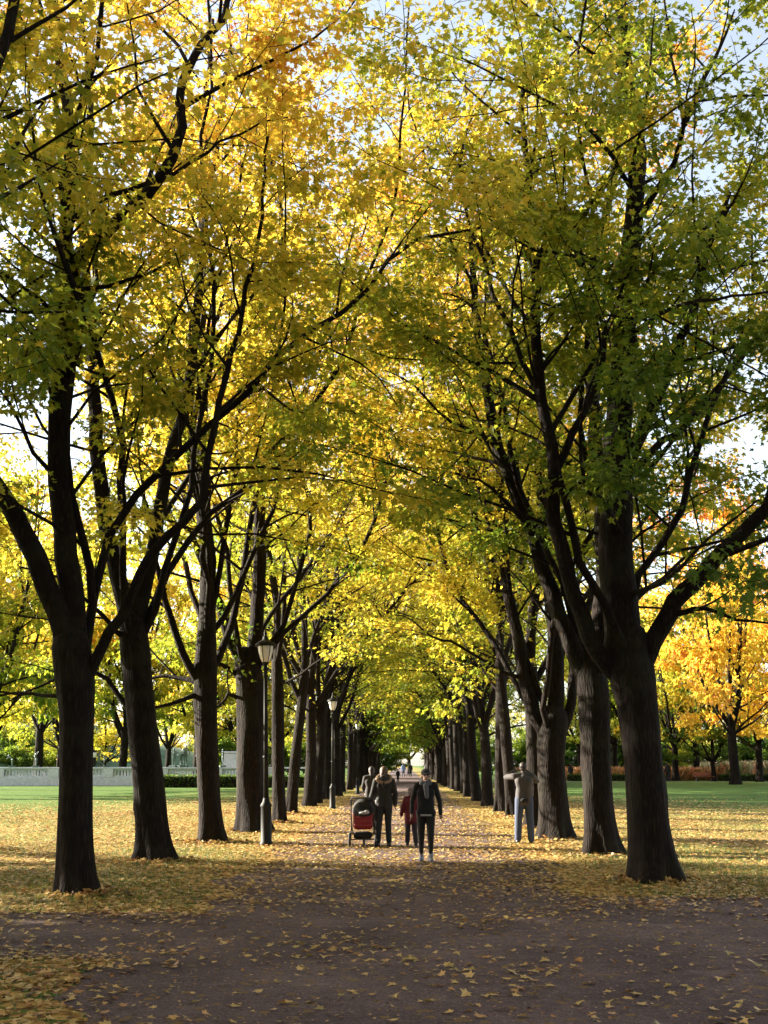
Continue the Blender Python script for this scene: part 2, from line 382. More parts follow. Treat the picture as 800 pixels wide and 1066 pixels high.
def foliage(rg, limbs, axis, top, lod=0, dens=1.0, leaf=.14, rmax=4.6, zmin=3.6, start=.25, gap=.8, twigs_out=None, yscale=1.0, inner=0.):
    """limbs: list of (P, r, s0) in local coordinates. returns fine branches and leaf arrays"""
    fine, LP, LA, LN, LS, LT = [], [], [], [], [], []
    ph = rg.uniform(0, 6.28, 6)
    def env(z):
        u = (z - zmin) / (top - zmin)
        return rmax * (0.35 if u < 0 else min(1.0, .8 + .9 * u) * (1 - max(0, u - .6) ** 1.5 * 1.5))
    for (P, r, s0) in limbs:
        seg = np.linalg.norm(np.diff(P, axis=0), axis=1); S_ = np.concatenate([[0], np.cumsum(seg)]); L = S_[-1]
        az = rg.uniform(0, 6.28); s = L * s0
        while s < L:
            p = np.array([np.interp(s, S_, P[:, i]) for i in range(3)]); rad = np.interp(s, S_, r)
            i = min(len(P) - 2, int(np.searchsorted(S_, s))); t = unit(P[i + 1] - P[i])
            az += 2.4 + rg.normal(0, .4); u = unit(np.cross(t, [0.3, 1, .2])); v = np.cross(t, u)
            ang = rg.uniform(.7, 1.15); d = t * math.cos(ang) + (u * math.cos(az) + v * math.sin(az)) * math.sin(ang)
            l2 = (1.5 + 2.3 * (1 - s / L) ** .6) * rg.uniform(.6, 1.25) * (rmax / 5.2)
            e = p + d * l2
            if e[2] < zmin - .3: d = unit(np.array([d[0], d[1], abs(d[2]) * .5 + max(0, zmin - p[2]) * .4])); l2 *= .75; e = p + d * l2
            hr = math.hypot(e[0] - axis[0], e[1] - axis[1]); lim = env(e[2])
            if hr > lim: l2 *= max(.45, lim / hr)
            r2 = min(rad * .55, .012 + l2 * .009)
            if p[2] > zmin - .6:
                B, rb = grow(rg, p, d, l2, r2, .006, 5, .13, .05, .12 if e[2] < 9 else 0)
                fine.append((B, rb))
                q = .3 * l2; side = 1
                while q <= l2 * 1.001:
                    f = q / l2 * 5; k = min(4, int(f)); bp = B[k] + (B[k + 1] - B[k]) * (f - k); bt = unit(B[k + 1] - B[k])
                    side = -side; lat = unit(np.cross(bt, [0, 0, 1.]) + rg.normal(0, .25, 3)) * side
                    l3 = rg.uniform(.45, 1.05) * (1 - .35 * q / l2)
                    T, rt = grow(rg, bp, bt * .7 + lat * .8, l3, .007, .003, 3, .12, 0, .1)
                    if twigs_out is None or lod < 2: fine.append((T, rt))
                    nzv = math.sin(bp[0] * 1.9 + ph[3] + math.sin(bp[2] * 1.3)) + math.sin(bp[1] * 1.7 + ph[4] + math.sin(bp[0] * 1.1)) + math.sin(bp[2] * 2.1 + ph[5])
                    n = int(l3 * 44 * dens * rg.uniform(.4, 1.3) * min(1.7, max(.06, .85 + .62 * nzv))) + 1
                    ft = rg.uniform(.1, 1.05, n) * 3; kk = np.minimum(2, ft.astype(int)); fr = (ft - kk)[:, None]
                    c = T[kk] * (1 - fr) + T[kk + 1] * fr
                    o = rg.normal(0, 1, (n, 3)) * np.array([.17, .17, .09]); c = c + o
                    tw = unit(T[-1] - T[0])
                    LP.append(c); A = tw[None] * .6 + o * 3.5 + rg.normal(0, .35, (n, 3)); A[:, 2] -= .45
                    LA.append(A); Nn = rg.normal(0, .42, (n, 3)); Nn[:, 2] += 1; LN.append(Nn)
                    LS.append(leaf * rg.uniform(.55, 1.3, n))
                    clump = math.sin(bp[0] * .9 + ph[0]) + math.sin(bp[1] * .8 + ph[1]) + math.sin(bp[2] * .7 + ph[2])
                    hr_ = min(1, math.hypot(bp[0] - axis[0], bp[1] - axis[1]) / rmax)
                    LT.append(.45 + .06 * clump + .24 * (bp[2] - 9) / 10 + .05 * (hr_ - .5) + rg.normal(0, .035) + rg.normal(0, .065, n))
                    q += rg.uniform(.24, .42)
            s += gap * rg.uniform(.6, 1.3)
    LP, LA, LN = np.concatenate(LP), np.concatenate(LA), np.concatenate(LN)
    Nl = LN / np.linalg.norm(LN, axis=1)[:, None]
    return fine, (LP, LA, Nl, np.concatenate(LS), np.clip(np.concatenate(LT), .02, .98))

def k_main(r): return 40 if r > .15 else (12 if r > .06 else 8)
def k_fine(r): return 5 if r > .02 else 3

def assemble(name, base, label, main, limbs, axis, top, seed, shift=.5, lod=0, group=None, cat='tree', **kw):
    rg = np.random.default_rng(seed)
    root = empty(name, base, label, cat, group)
    link('trunk', tubes_mesh(main, k_main, 'trunk'), root)
    fine, lv = foliage(rg, limbs, axis, top, lod=lod, **kw)
    link('branches', tubes_mesh(fine, k_fine, 'branches'), root)
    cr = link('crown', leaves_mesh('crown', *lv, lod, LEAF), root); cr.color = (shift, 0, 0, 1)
    return root

def capped(P, r):
    """closes the top of a trunk inside the fork with a rounded end"""
    t = unit(P[-1] - P[-3]); q = r[-1]
    return np.vstack([P, P[-1] + t * q * .5, P[-1] + t * q * .9, P[-1] + t * q * 1.1]), np.concatenate([r, [q * .84, q * .5, .01]])
def flared(P, r):
    """adds the root flare to a trunk that starts at z=0"""
    P = np.asarray(P); r = np.asarray(r, float); z = P[:, 2]
    return r * (.93 + .24 * np.exp(-np.maximum(z, 0) / .2) + .08 * np.exp(-np.maximum(z, 0) / .7))

def px_tree(name, base_px, label, trunk, limbs, seed, depth=1.0, fill=3, zmin=3.8, rmax=6.0, top=21, shift=.5, dens=1.6, gap=.62, lod=0, leaf=.115, group=None, zfork=None):
    """a tree whose trunk and limbs follow the photograph: trunk [(px,py,width_px)], limbs [(r_start, r_end, s0, [(px,py,dy)])]"""
    rg = np.random.default_rng(seed + 900)
    b = G(*base_px); Y = b[1]; k = F / Y
    tp = np.array([W(x, y, Y) for x, y, _ in trunk]) - b; tp[0, 2] = -.12
    tr_ = np.array([w_ / 2 / k for *_, w_ in trunk])
    P = catmull(tp, .18); Sx = np.linspace(0, 1, len(P)); r = np.interp(Sx, np.linspace(0, 1, len(tr_)), tr_)
    r = flared(P, np.interp(P[:, 2], tp[:, 2], tr_)); r[-3:] *= [.97, .93, .88]; main = [capped(P, r)]; lim = []
    for (r0, r1, s0, pts) in limbs:
        L = np.array([W(x, y, Y + dy) for x, y, dy in pts]) - b
        Q = catmull(L, .35); n = len(Q)
        Q[2:-1] += rg.normal(0, .02, (n - 3, 3)); rr = np.interp(np.linspace(0, 1, n), [0, 1], [r0, r1])
        main.append((Q, rr)); lim.append((Q, rr, s0))
    zf = tp[-1, 2] if zfork is None else zfork
    inw = math.pi if b[0] > 0 else 0.
    for i in range(fill + 1 if fill else 0):   # limbs reaching away, towards the viewer and over the path, so that the crown is round
        a = [math.pi / 2, inw + .4, -math.pi / 2, inw - .5, inw][i % 5] + rg.normal(0, .3); p0 = P[-1 - min(3, len(P) - 1)]
        d = np.array([math.cos(a) * .45, math.sin(a) * .6, 1]); ln = rg.uniform(.6, .8) * (top - zf)
        B, rb = grow(rg, p0, d, ln, min(.075, tr_[-1] * .4), .014, 18, .17, .06)
        main.append((B, rb)); lim.append((B, rb, .2))
    return assemble(name, b, label, main, lim, (0, 0), top, seed, shift, lod, group, rmax=rmax, zmin=zmin, dens=dens, gap=gap, leaf=leaf)

def generic(seed, H=19, th=3.6, r=.3, nl=4, lod=1, zmin=4.0, rmax=6.1, dens=1.3, leaf=.135, gap=.62, spread=.34, low=3):
    rg = np.random.default_rng(seed)
    P, rr = grow(rg, (0, 0, -.12), (rg.normal(0, .03), rg.normal(0, .03), 1), th + .12, r, r * .86, 14, .012)
    main = [capped(P, flared(P, rr))]; lim = []; a0 = rg.uniform(0, 6.28)
    for i in range(nl):
        a = a0 + i * 6.283 / nl + rg.normal(0, .3); sp = rg.uniform(.5, 1.3) * spread * (0.3 if i == 0 else 1)
        p0 = P[-1 - int(rg.integers(0, 4))] if i else P[-1]
        d = (math.cos(a) * sp * 1.4, math.sin(a) * sp * 1.4, 1)
        L = (H - p0[2]) * rg.uniform(.8, 1.0); B, rb = grow(rg, p0, d, L, r * (.62 if i == 0 else rg.uniform(.36, .5)), .02, 18, .095, .055)
        main.append((B, rb)); lim.append((B, rb, .12))
    for i in range(low):    # long low limbs that droop over the grass or the path
        a = rg.uniform(0, 6.28); p0 = P[-3] if i % 2 else main[1][0][2 + i]
        B, rb = grow(rg, p0, (math.cos(a), math.sin(a), rg.uniform(.3, .8)), rg.uniform(3.4, 4.6), r * .2, .015, 8, .1, .02, .05)
        main.append((B, rb)); lim.append((B, rb, .3))
    fine, lv = foliage(rg, lim, (0, 0), H, lod=lod, dens=dens, leaf=leaf, rmax=rmax, zmin=zmin, gap=gap, twigs_out=1)
    return (tubes_mesh(main, k_main, 'trunk'), tubes_mesh(fine, k_fine if lod < 2 else (lambda q: 3), 'branches'), leaves_mesh('crown', *lv, lod, LEAF))

def place(name, proto, loc, rz, sc, label, cat='tree', group=None, shift=.5):
    root = empty(name, loc, label, cat, group, rz); root.scale = sc if isinstance(sc, tuple) else (sc,) * 3
    for nm, me in zip(('trunk', 'branches', 'crown'), proto):
        o = link(nm, me, root)
    o.color = (shift, 0, 0, 1)
    return root

#@TREES
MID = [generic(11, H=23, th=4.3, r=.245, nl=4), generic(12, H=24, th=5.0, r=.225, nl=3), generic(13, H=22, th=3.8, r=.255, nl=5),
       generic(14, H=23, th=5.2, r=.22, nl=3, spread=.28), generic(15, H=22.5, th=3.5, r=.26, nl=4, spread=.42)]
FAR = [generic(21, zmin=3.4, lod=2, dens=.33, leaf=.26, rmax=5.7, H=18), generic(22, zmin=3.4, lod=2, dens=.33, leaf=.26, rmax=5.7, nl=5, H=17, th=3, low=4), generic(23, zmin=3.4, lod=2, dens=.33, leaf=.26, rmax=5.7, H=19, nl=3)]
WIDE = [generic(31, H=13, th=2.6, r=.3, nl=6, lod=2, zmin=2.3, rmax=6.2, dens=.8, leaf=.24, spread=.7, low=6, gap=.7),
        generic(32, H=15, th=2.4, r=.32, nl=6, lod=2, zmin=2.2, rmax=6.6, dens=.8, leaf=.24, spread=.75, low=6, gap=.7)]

LG, RG_ = 'maples in the left row of the avenue', 'maples in the right row of the avenue'
px_tree('maple_tree', (80, 932), 'nearest maple of the left row, thick limb leaning out to the left',
    [(80, 932, 38), (78, 880, 38), (79, 800, 36), (80, 740, 38), (78, 700, 44), (74, 672, 46)],
    [(.17, .05, .35, [(72, 700, 0), (66, 655, 0), (48, 610, -.1), (24, 555, -.2), (0, 512, -.4), (-40, 455, -.5), (-85, 360, -.6), (-120, 220, -.8), (-130, 60, -1)]),
     (.19, .05, .3, [(78, 700, 0), (76, 640, .1), (70, 580, .1), (62, 500, .2), (63, 420, .2), (66, 330, .3), (70, 240, .4), (72, 150, .5), (62, 60, .6), (45, -60, .8)]),
     (.085, .02, .35, [(92, 705, 0), (108, 670, -.1), (124, 645, -.2), (146, 598, -.4), (165, 568, -.5), (192, 545, -.6), (208, 520, -.6), (218, 470, -.5), (236, 390, -.4), (258, 300, -.2), (272, 225, -.1), (280, 140, 0)]),
     (.035, .01, .3, [(74, 728, 0), (45, 722, .3), (15, 722, .6), (-25, 716, .8)]),
     (.12, .04, .35, [(66, 330, .3), (72, 290, .1), (92, 262, -.2), (118, 235, -.4), (150, 200, -.6), (180, 166, -.8), (189, 130, -.9), (189, 85, -1), (208, 52, -1), (232, 20, -1), (255, -40, -1)]),
     (.05, .012, .3, [(70, 235, .4), (100, 208, 0), (135, 198, -.3), (180, 180, -.5), (215, 155, -.5), (250, 140, -.4), (300, 122, -.3)]),
     (.04, .012, .3, [(62, 500, .2), (35, 470, -.3), (10, 420, -.6), (-20, 380, -.9)]),
     (.05, .012, .3, [(68, 400, .3), (90, 340, -.6), (70, 280, -1.4), (40, 180, -2), (30, 80, -2.4)]),
    ], 101, fill=1, zmin=4.0, dens=1.9, shift=.56, group=LG, gap=.7)
px_tree('maple_tree', (162, 897), 'second maple of the left row, dark trunk leaning left',
    [(163, 897, 36), (158, 850, 33), (151, 780, 31), (144, 710, 32), (138, 650, 35)],
    [(.17, .04, .35, [(136, 655, 0), (128, 620, 0), (118, 580, .1), (106, 510, .2), (99, 420, .3), (93, 330, .4), (87, 230, .4), (94, 120, .5), (82, -20, .6)]),
     (.15, .04, .35, [(142, 650, 0), (154, 600, 0), (162, 560, 0), (176, 480, .2), (195, 415, .3), (205, 330, .3), (211, 250, .4), (226, 150, .5), (240, 50, .5)]),
     (.06, .015, .3, [(150, 760, 0), (120, 720, .2), (100, 700, .4), (60, 705, .8), (10, 730, 1)]),
     (.06, .015, .3, [(140, 670, 0), (118, 655, -.3), (104, 640, -.6), (60, 600, -1), (20, 590, -1.2)]),
    ], 102, fill=3, top=25, shift=.56, group=LG)
px_tree('maple_tree', (220, 877), 'third maple of the left row, straight brown trunk left of the nearest lamp post',
    [(221, 877, 27), (218, 830, 24), (215, 760, 24), (214, 700, 25), (216, 640, 20)],
    [(.20, .04, .3, [(216, 660, 0), (217, 600, 0), (213, 520, 0), (211, 430, .1), (209, 330, .2), (211, 240, .3), (214, 120, .4), (222, 20, .4)]),
     (.10, .02, .3, [(210, 715, 0), (190, 680, -.3), (176, 640, -.5), (165, 590, -.8), (150, 520, -1), (140, 430, -1.2)]),
     (.07, .015, .3, [(209, 712, 0), (185, 704, .2), (160, 706, .4), (125, 720, .6)]),
     (.07, .015, .3, [(208, 722, 0), (190, 728, -.4), (165, 735, -.8), (140, 740, -1.2)]),
     (.10, .02, .3, [(219, 700, 0), (235, 670, .5), (248, 620, 1), (262, 540, 1.2), (280, 440, 1.5), (290, 340, 1.6)]),
    ], 103, fill=4, top=26, shift=.58, group=LG)
px_tree('maple_tree', (263, 866), 'fourth maple of the left row, thick trunk just left of the nearest lamp post',
    [(263, 866, 34), (261, 820, 31), (261, 760, 30), (260, 710, 30), (256, 685, 28)],
    [(.21, .04, .3, [(262, 700, 0), (268, 640, 0), (271, 560, 0), (268, 470, .1), (263, 380, .2), (268, 260, .3), (275, 140, .3)]),
     (.17, .03, .3, [(254, 692, 0), (240, 665, -.2), (228, 630, -.4), (214, 590, -.7), (196, 540, -1), (185, 470, -1.2)]),
     (.08, .015, .3, [(250, 705, 0), (232, 692, -.3), (215, 690, -.6), (195, 695, -1)]),
     (.06, .015, .3, [(251, 730, 0), (238, 722, -.4), (228, 736, -.8), (205, 740, -1.2)]),
    ], 104, fill=4, top=26, shift=.59, group=LG)
px_tree('maple_tree', (681, 918), 'nearest maple of the right row, very thick trunk, heavy limb bending right',
    [(681, 918, 50), (675, 860, 44), (670, 790, 42), (663, 730, 44), (656, 695, 52), (652, 668, 56)],
    [(.30, .06, .4, [(650, 700, 0), (648, 640, 0), (642, 570, .1), (642, 500, .2), (645, 430, .2), (651, 360, .3), (653, 300, .3), (662, 215, .4), (664, 140, .5), (652, 60, .6), (640, -50, .7)]),
     (.16, .05, .3, [(664, 705, 0), (680, 668, -.1), (697, 640, -.2), (712, 615, -.3), (738, 594, -.4), (758, 568, -.5), (785, 542, -.5), (830, 500, -.6), (870, 420, -.6), (890, 300, -.7)]),
     (.055, .015, .3, [(696, 642, -.2), (715, 636, -.4), (735, 633, -.5), (765, 644, -.6), (810, 650, -.7)]),
     (.12, .03, .35, [(656, 478, .2), (668, 448, .1), (684, 420, 0), (697, 385, -.1), (710, 350, -.2), (724, 320, -.3), (735, 270, -.4), (760, 200, -.5)]),
     (.07, .02, .3, [(660, 490, .2), (690, 460, .3), (715, 442, .4), (742, 410, .5), (765, 380, .6), (800, 330, .8)]),
     (.15, .04, .4, [(648, 708, 0), (622, 680, -.1), (604, 640, -.2), (592, 600, -.3), (577, 540, -.4), (579, 490, -.5), (570, 440, -.5), (560, 385, -.5), (556, 300, -.6), (549, 200, -.6), (545, 90, -.6)]),
     (.07, .02, .3, [(579, 490, -.5), (598, 452, -.6), (616, 412, -.7), (628, 375, -.8), (627, 340, -.8), (614, 305, -.9), (600, 240, -1)]),
     (.05, .012, .2, [(650, 560, 0), (625, 520, -.8), (605, 500, -1.4), (610, 420, -2.0), (640, 330, -2.4)]),
     (.06, .012, .2, [(664, 230, .3), (700, 170, -.6), (712, 130, -1.0), (700, 60, -1.2), (690, -20, -1.4)]),
     (.06, .012, .2, [(712, 130, -1.0), (735, 80, -1.2), (765, 10, -1.4)]),
     (.05, .012, .2, [(655, 620, 0), (700, 600, -1.6), (740, 560, -2.6), (790, 520, -3.4)]),
     (.05, .012, .2, [(655, 350, .3), (700, 320, -1.5), (760, 310, -3), (820, 300, -4)]),
     (.05, .012, .2, [(653, 300, .3), (620, 270, -1.5), (560, 260, -2.6), (500, 230, -3.2)]),
     (.05, .012, .2, [(660, 200, .3), (620, 140, -1.5), (560, 100, -2.6), (480, 60, -3.2)]),
    ], 105, fill=1, shift=.46, rmax=6.2, group=RG_, dens=2.0, gap=.6)
px_tree('maple_tree', (626, 890), 'second maple of the right row, trunk half hidden left of the thick nearest one',
    [(627, 890, 36), (623, 840, 32), (620, 770, 31), (617, 720, 34), (612, 690, 36)],
    [(.19, .05, .4, [(610, 705, 0), (594, 672, -.1), (582, 640, -.1), (566, 590, -.2), (552, 550, -.3), (536, 505, -.3), (520, 470, -.4), (508, 410, -.4), (495, 330, -.4), (490, 240, -.4)]),
     (.2, .05, .35, [(617, 705, 0), (626, 650, .1), (629, 560, .2), (622, 470, .3), (616, 380, .4), (622, 280, .5), (640, 170, .6), (650, 40, .7)]),
     (.05, .012, .2, [(520, 470, -.4), (500, 450, -.7), (470, 440, -1), (430, 400, -1.2), (400, 385, -1.3)]),
     (.06, .012, .2, [(552, 550, -.3), (525, 520, -.8), (500, 500, -1.2), (478, 494, -1.6)]),
     (.07, .015, .2, [(620, 690, 0), (650, 640, .8), (690, 600, 1.4), (740, 560, 2.0), (780, 520, 2.4)]),
    ], 106, fill=3, top=25, dens=1.7, shift=.53, group=RG_)
px_tree('maple_tree', (577, 874), 'third maple of the right row, splitting low, right beside the photographer',
    [(578, 874, 33), (576, 830, 30), (574, 790, 30), (575, 765, 33), (577, 748, 36)],
    [(.18, .04, .35, [(570, 765, 0), (556, 742, 0), (547, 705, 0), (538, 660, 0), (528, 610, .1), (524, 550, .1), (518, 470, .2), (508, 380, .2), (505, 290, .2)]),
     (.2, .04, .35, [(577, 755, 0), (580, 700, 0), (576, 640, .1), (568, 560, .2), (560, 460, .3), (552, 360, .4), (546, 250, .5)]),
     (.13, .03, .3, [(585, 762, 0), (596, 730, .1), (597, 695, .3), (610, 640, .6), (640, 560, 1.2), (660, 480, 1.6)]),
     (.05, .012, .2, [(540, 705, 0), (520, 698, -.3), (498, 686, -.5), (470, 668, -.7), (448, 662, -.9), (428, 645, -1), (410, 640, -1)]),
    ], 107, fill=3, top=25, shift=.56, group=RG_)
# the tree of the left row beside the viewer: only its limbs reach into the corner of the picture
px_tree('maple_tree', (-72, 1010), 'maple beside the viewer whose limb crosses the top left corner',
    [(-72, 1010, 60), (-74, 900, 52), (-74, 760, 50), (-72, 660, 56)],
    [(.16, .04, .3, [(-70, 670, 0), (-90, 500, 0), (-95, 350, 0), (-60, 200, .2), (-14, 100, .3), (8, 35, .4), (28, -40, .5), (40, -120, .5)]),
     (.18, .04, .3, [(-74, 670, 0), (-120, 450, 0), (-150, 250, 0), (-170, 0, 0), (-180, -250, 0), (-170, -500, 0)]),
     (.05, .012, .3, [(-95, 350, 0), (-60, 300, .6), (-20, 290, 1.0), (25, 330, 1.4)]),
     (.05, .012, .3, [(-60, 200, .2), (-20, 190, .8), (20, 150, 1.2), (50, 100, 1.5)])],
    108, fill=0, shift=.66, group=LG, rmax=4.5, dens=1.3)

# further trees of both rows
ORD = ['fifth', 'sixth', 'seventh', 'eighth', 'ninth', 'tenth']
lefts = [(291, 857), (303, 847.5), (322, 839.5), (329, 836.5), (341, 832)]
rights = [(557, 862), (534, 851), (521, 845), (509, 839), (497, 834), (487, 829.5)]
rg0 = random.Random(4)
nL = [' of the left row, dark trunk directly behind the nearest lamp post', ' of the left row, tall trunk just right of the nearest lamp post',
      ' of the left row, dark trunk left of the middle lamp post', ' of the left row, slim trunk just left of the middle lamp post',
      ' of the left row, brown trunk touching the middle lamp post']
for i, (x, y) in enumerate(lefts):
    g = G(x, y); place('maple_tree', MID[(i * 2 + 1) % 5], g, rg0.uniform(0, 6.28), rg0.uniform(.95, 1.08), ORD[i] + ' maple' + nL[i], group=LG, shift=.59 + rg0.uniform(-.05, .07))
nR = [' of the right row, trunk behind the photographer in the grey jacket', ' of the right row, first trunk left of the photographer',
      ' of the right row, second trunk left of the photographer', ' of the right row, third trunk left of the photographer',
      ' of the right row, fourth trunk left of the photographer', ' of the right row, fifth trunk left of the photographer']
for i, (x, y) in enumerate(rights):
    g = G(x, y); place('maple_tree', MID[(i * 3) % 5], g, rg0.uniform(0, 6.28), rg0.uniform(.95, 1.06), ['fourth', 'fifth', 'sixth', 'seventh', 'eighth', 'ninth'][i] + ' maple' + nR[i], group=RG_, shift=.55 + rg0.uniform(-.05, .08))
y = 63.
while y < 172:
    pr = MID if y < 80 else FAR
    place('maple_tree', pr[rg0.randrange(len(pr))], (-3.7 + rg0.uniform(-.2, .2), y, 0), rg0.uniform(0, 6.28), rg0.uniform(.92, 1.08),
          'one of the distant maples closing up the far end of the left row', group=LG, shift=(.58 if y < 80 else .50) + rg0.uniform(-.08, .06))
    place('maple_tree', pr[rg0.randrange(len(pr))], (3.75 + rg0.uniform(-.2, .2), y + 1.5 + rg0.uniform(-.4, .4), 0), rg0.uniform(0, 6.28), rg0.uniform(.92, 1.08),
          'one of the distant maples closing up the far end of the right row', group=RG_, shift=(.56 if y < 80 else .54) + rg0.uniform(-.1, .08))
    y += 4.9
# trees left of the picture that shade the foreground
for i, (x, yy) in enumerate([(-13.5, 9), (-14, 15), (-13.5, 22.5), (-13, 3), (-19.5, 4), (-19.5, 10), (-20.5, 16.5), (-21, 24.5), (-28, 8), (-28, 16), (-29, 24.5), (-36, 12), (-37, 18)]):
    low = x < -18 and x != -21
    place('maple_tree', (WIDE if low else MID)[i % 2], (x, yy, 0), rg0.uniform(0, 6.28), (1.15, 1.15, 1.45) if low else (1, 1, 1.1),
          'one of the maples on the lawn outside the left edge of the picture', group='maples on the lawn left of the viewer', shift=.6)
# avenue continued behind the viewer, and more unseen trees, added to block skylight
for i, (x, yy) in enumerate([(-5.5, 1.5), (-4, -2), (-4, -7), (-4, -12), (-4, -17), (3.7, -2.5), (3.7, -7.5), (3.7, -12.5), (3.7, -17.5), (15, 2), (17, 11), (-13, -4), (-13, -12), (13, -6), (13, -14), (24, 4), (25, 14), (9, -20), (-9, -20), (0, -26), (20, -4), (30, 22), (22, -12), (-20, -3), (-20, -12), (33, 8)]):
    place('maple_tree', MID[(i * 2) % 5], (x, yy, 0), rg0.uniform(0, 6.28), (1, 1, 1.0), 'one of the unseen maples added behind and beside the viewer to block skylight',
          group='unseen maples added behind and beside the viewer', shift=.6)
SHRUB = [generic(41, H=4.6, th=.35, r=.07, nl=6, lod=2, zmin=.25, rmax=2.9, dens=1.3, leaf=.24, spread=.8, low=4, gap=.35),
         generic(42, H=6.2, th=.5, r=.09, nl=6, lod=2, zmin=.3, rmax=3.2, dens=1.2, leaf=.26, spread=.8, low=4, gap=.4)]
#@ENDTREES

# ---------------------------------------------------------------- background trees
def bgtree(proto, px, Y, sc, label, group, shift, cat='tree', name='lawn_tree'):
    x = W(px, 795, Y)[0]; return place(name, proto, (x, Y, 0), rg0.uniform(0, 6.28), sc, label, cat, group, shift)
GR = 'orange and green trees beyond the right lawn'
for px, Y, sc, lab, sh in [
    (703, 119, (1.1, 1.1, 1.45), 'golden tree with a forked grey trunk beside the dark walker', .72),
    (743, 116, (.85, .85, .8), 'small dark green tree standing by the red brown bench beyond the right lawn', .3),
    (790, 112, (1.2, 1.2, 1.5), 'orange tree at the right edge of the picture beyond the lawn', .86),
    (845, 104, (1.2, 1.2, 1.6), 'orange tree outside the right edge beyond the lawn', .86),
    (655, 127, (1.1, 1.1, 1.5), 'yellow green tree seen between the two nearest right trunks', .5),
    (605, 130, (1.1, 1.1, 1.5), 'yellow green tree seen left of the second right trunk beyond the hedge', .55),
    (900, 95, 1.1, 'yellow tree far outside the right edge', .7)]:
    bgtree(WIDE[rg0.randrange(2)], px, Y, sc, lab, GR, sh)
GL = 'yellow trees beyond the stone balustrade'
for px, Y, sc, lab, sh in [
    (-12, 78, (1.25, 1.25, 1.5), 'bright yellow tree at the left edge in front of the stone balustrade', .68),
    (-90, 66, (1.2, 1.2, 1.5), 'yellow tree outside the left edge in front of the balustrade', .66),
    (62, 110, (1.1, 1.1, 1.45), 'yellow tree behind the balustrade next to the nearest left trunk', .66),
    (108, 122, (.8, .8, .75), 'low golden tree behind the balustrade between the two nearest left trunks', .72),
    (250, 106, (1.1, 1.1, 1.5), 'bright yellow tree behind the hedge near the first lamp post', .68),
    (285, 114, (1.1, 1.1, 1.5), 'yellow tree behind the hedge right of the first lamp post', .66)]:
    bgtree(WIDE[rg0.randrange(2)], px, Y, sc, lab, GL, sh)
for px, Y, sc, lab, sh, gp in [(128, 108, (1.4, 1.4, 1.9), 'tall yellow tree behind the balustrade between the two nearest left trunks', .64, GL),
    (205, 114, (1.4, 1.4, 1.8), 'tall golden tree behind the hedge beside the third left trunk', .68, GL), (40, 100, (1.4, 1.4, 2.0), 'tall golden tree behind the balustrade left of the nearest left trunk', .70, GL),
    (-20, 58, (1.1, 1.1, 1.5), 'tall yellow tree on the lawn beyond the left edge', .64, GL),
    (765, 98, (1.35, 1.35, 2.0), 'tall orange tree rising behind the others at the right edge', .87, GR), (725, 128, (1.4, 1.4, 1.9), 'tall golden tree behind the small green one at right', .72, GR),
    (640, 135, (1.3, 1.3, 1.9), 'tall golden tree behind the gap of the two nearest right trunks', .66, GR)]:
    bgtree(WIDE[rg0.randrange(2)], px, Y, sc, lab, gp, sh)
for i in range(58):     # the belt that closes the park
    Y = rg0.uniform(185, 250); px = 418 + (i - 29) * 30 + rg0.uniform(-12, 12)
    if 90 < px < 215: Y += 60
    pr = WIDE if i % 2 else FAR
    bgtree(pr[rg0.randrange(len(pr))], px, Y, rg0.uniform(.8, 1.2) * (1 if pr is WIDE else .75), 'one of the far trees along the edge of the park',
           'far trees closing the park', rg0.choice([.48, .54, .60, .66, .74]), name='park_tree')
bgtree(WIDE[0], 175, 142, (1.3, 1.3, 1.5), 'tall pale yellow tree far behind the bronze group between the left trunks', GL, .66)

for i in range(64):     # undergrowth along the park edge
    Y = rg0.uniform(176, 184); px = 418 + (i - 32) * 20 + rg0.uniform(-6, 6)
    if 90 < px < 215: Y += 40
    if 398 < px < 442: continue
    bgtree(SHRUB[i % 2], px, Y, rg0.uniform(.85, 1.3), 'one of the green bushes along the far edge of the park', 'bushes along the far edge of the park', rg0.choice([.48, .55, .62, .70]), 'bush', 'park_shrub')
# ---------------------------------------------------------------- hill behind the balustrade, top left
def hill(name, cx, cy_, rx, ry, h, label):
    V, Fc = [], []; n = 40
    for j in range(n + 1):
        for i in range(n + 1):
            u, v = i / n * 2 - 1, j / n * 2 - 1; d = math.sqrt(u * u + v * v)
            z = h * max(0, math.cos(min(1, d) * math.pi / 2)) ** 1.3 * (1 + .12 * math.sin(u * 9) * math.cos(v * 7)) - .3 * (d > .98)
            V.append((cx + u * rx, cy_ + v * ry, z))
    for j in range(n):
        for i in range(n): a = j * (n + 1) + i; Fc.append((a, a + 1, a + n + 2, a + n + 1))
    o = MB().add(V, Fc).build(name, HILL, smooth=True); tag(o, label, 'hill', kind='structure'); return o
HILL = simple('hill_grass', (.045, .09, .03), .95, sc=.4, var=.5)
hill('hill', -85, 215, 60, 50, 13, 'dark green grassy hill behind the balustrade')

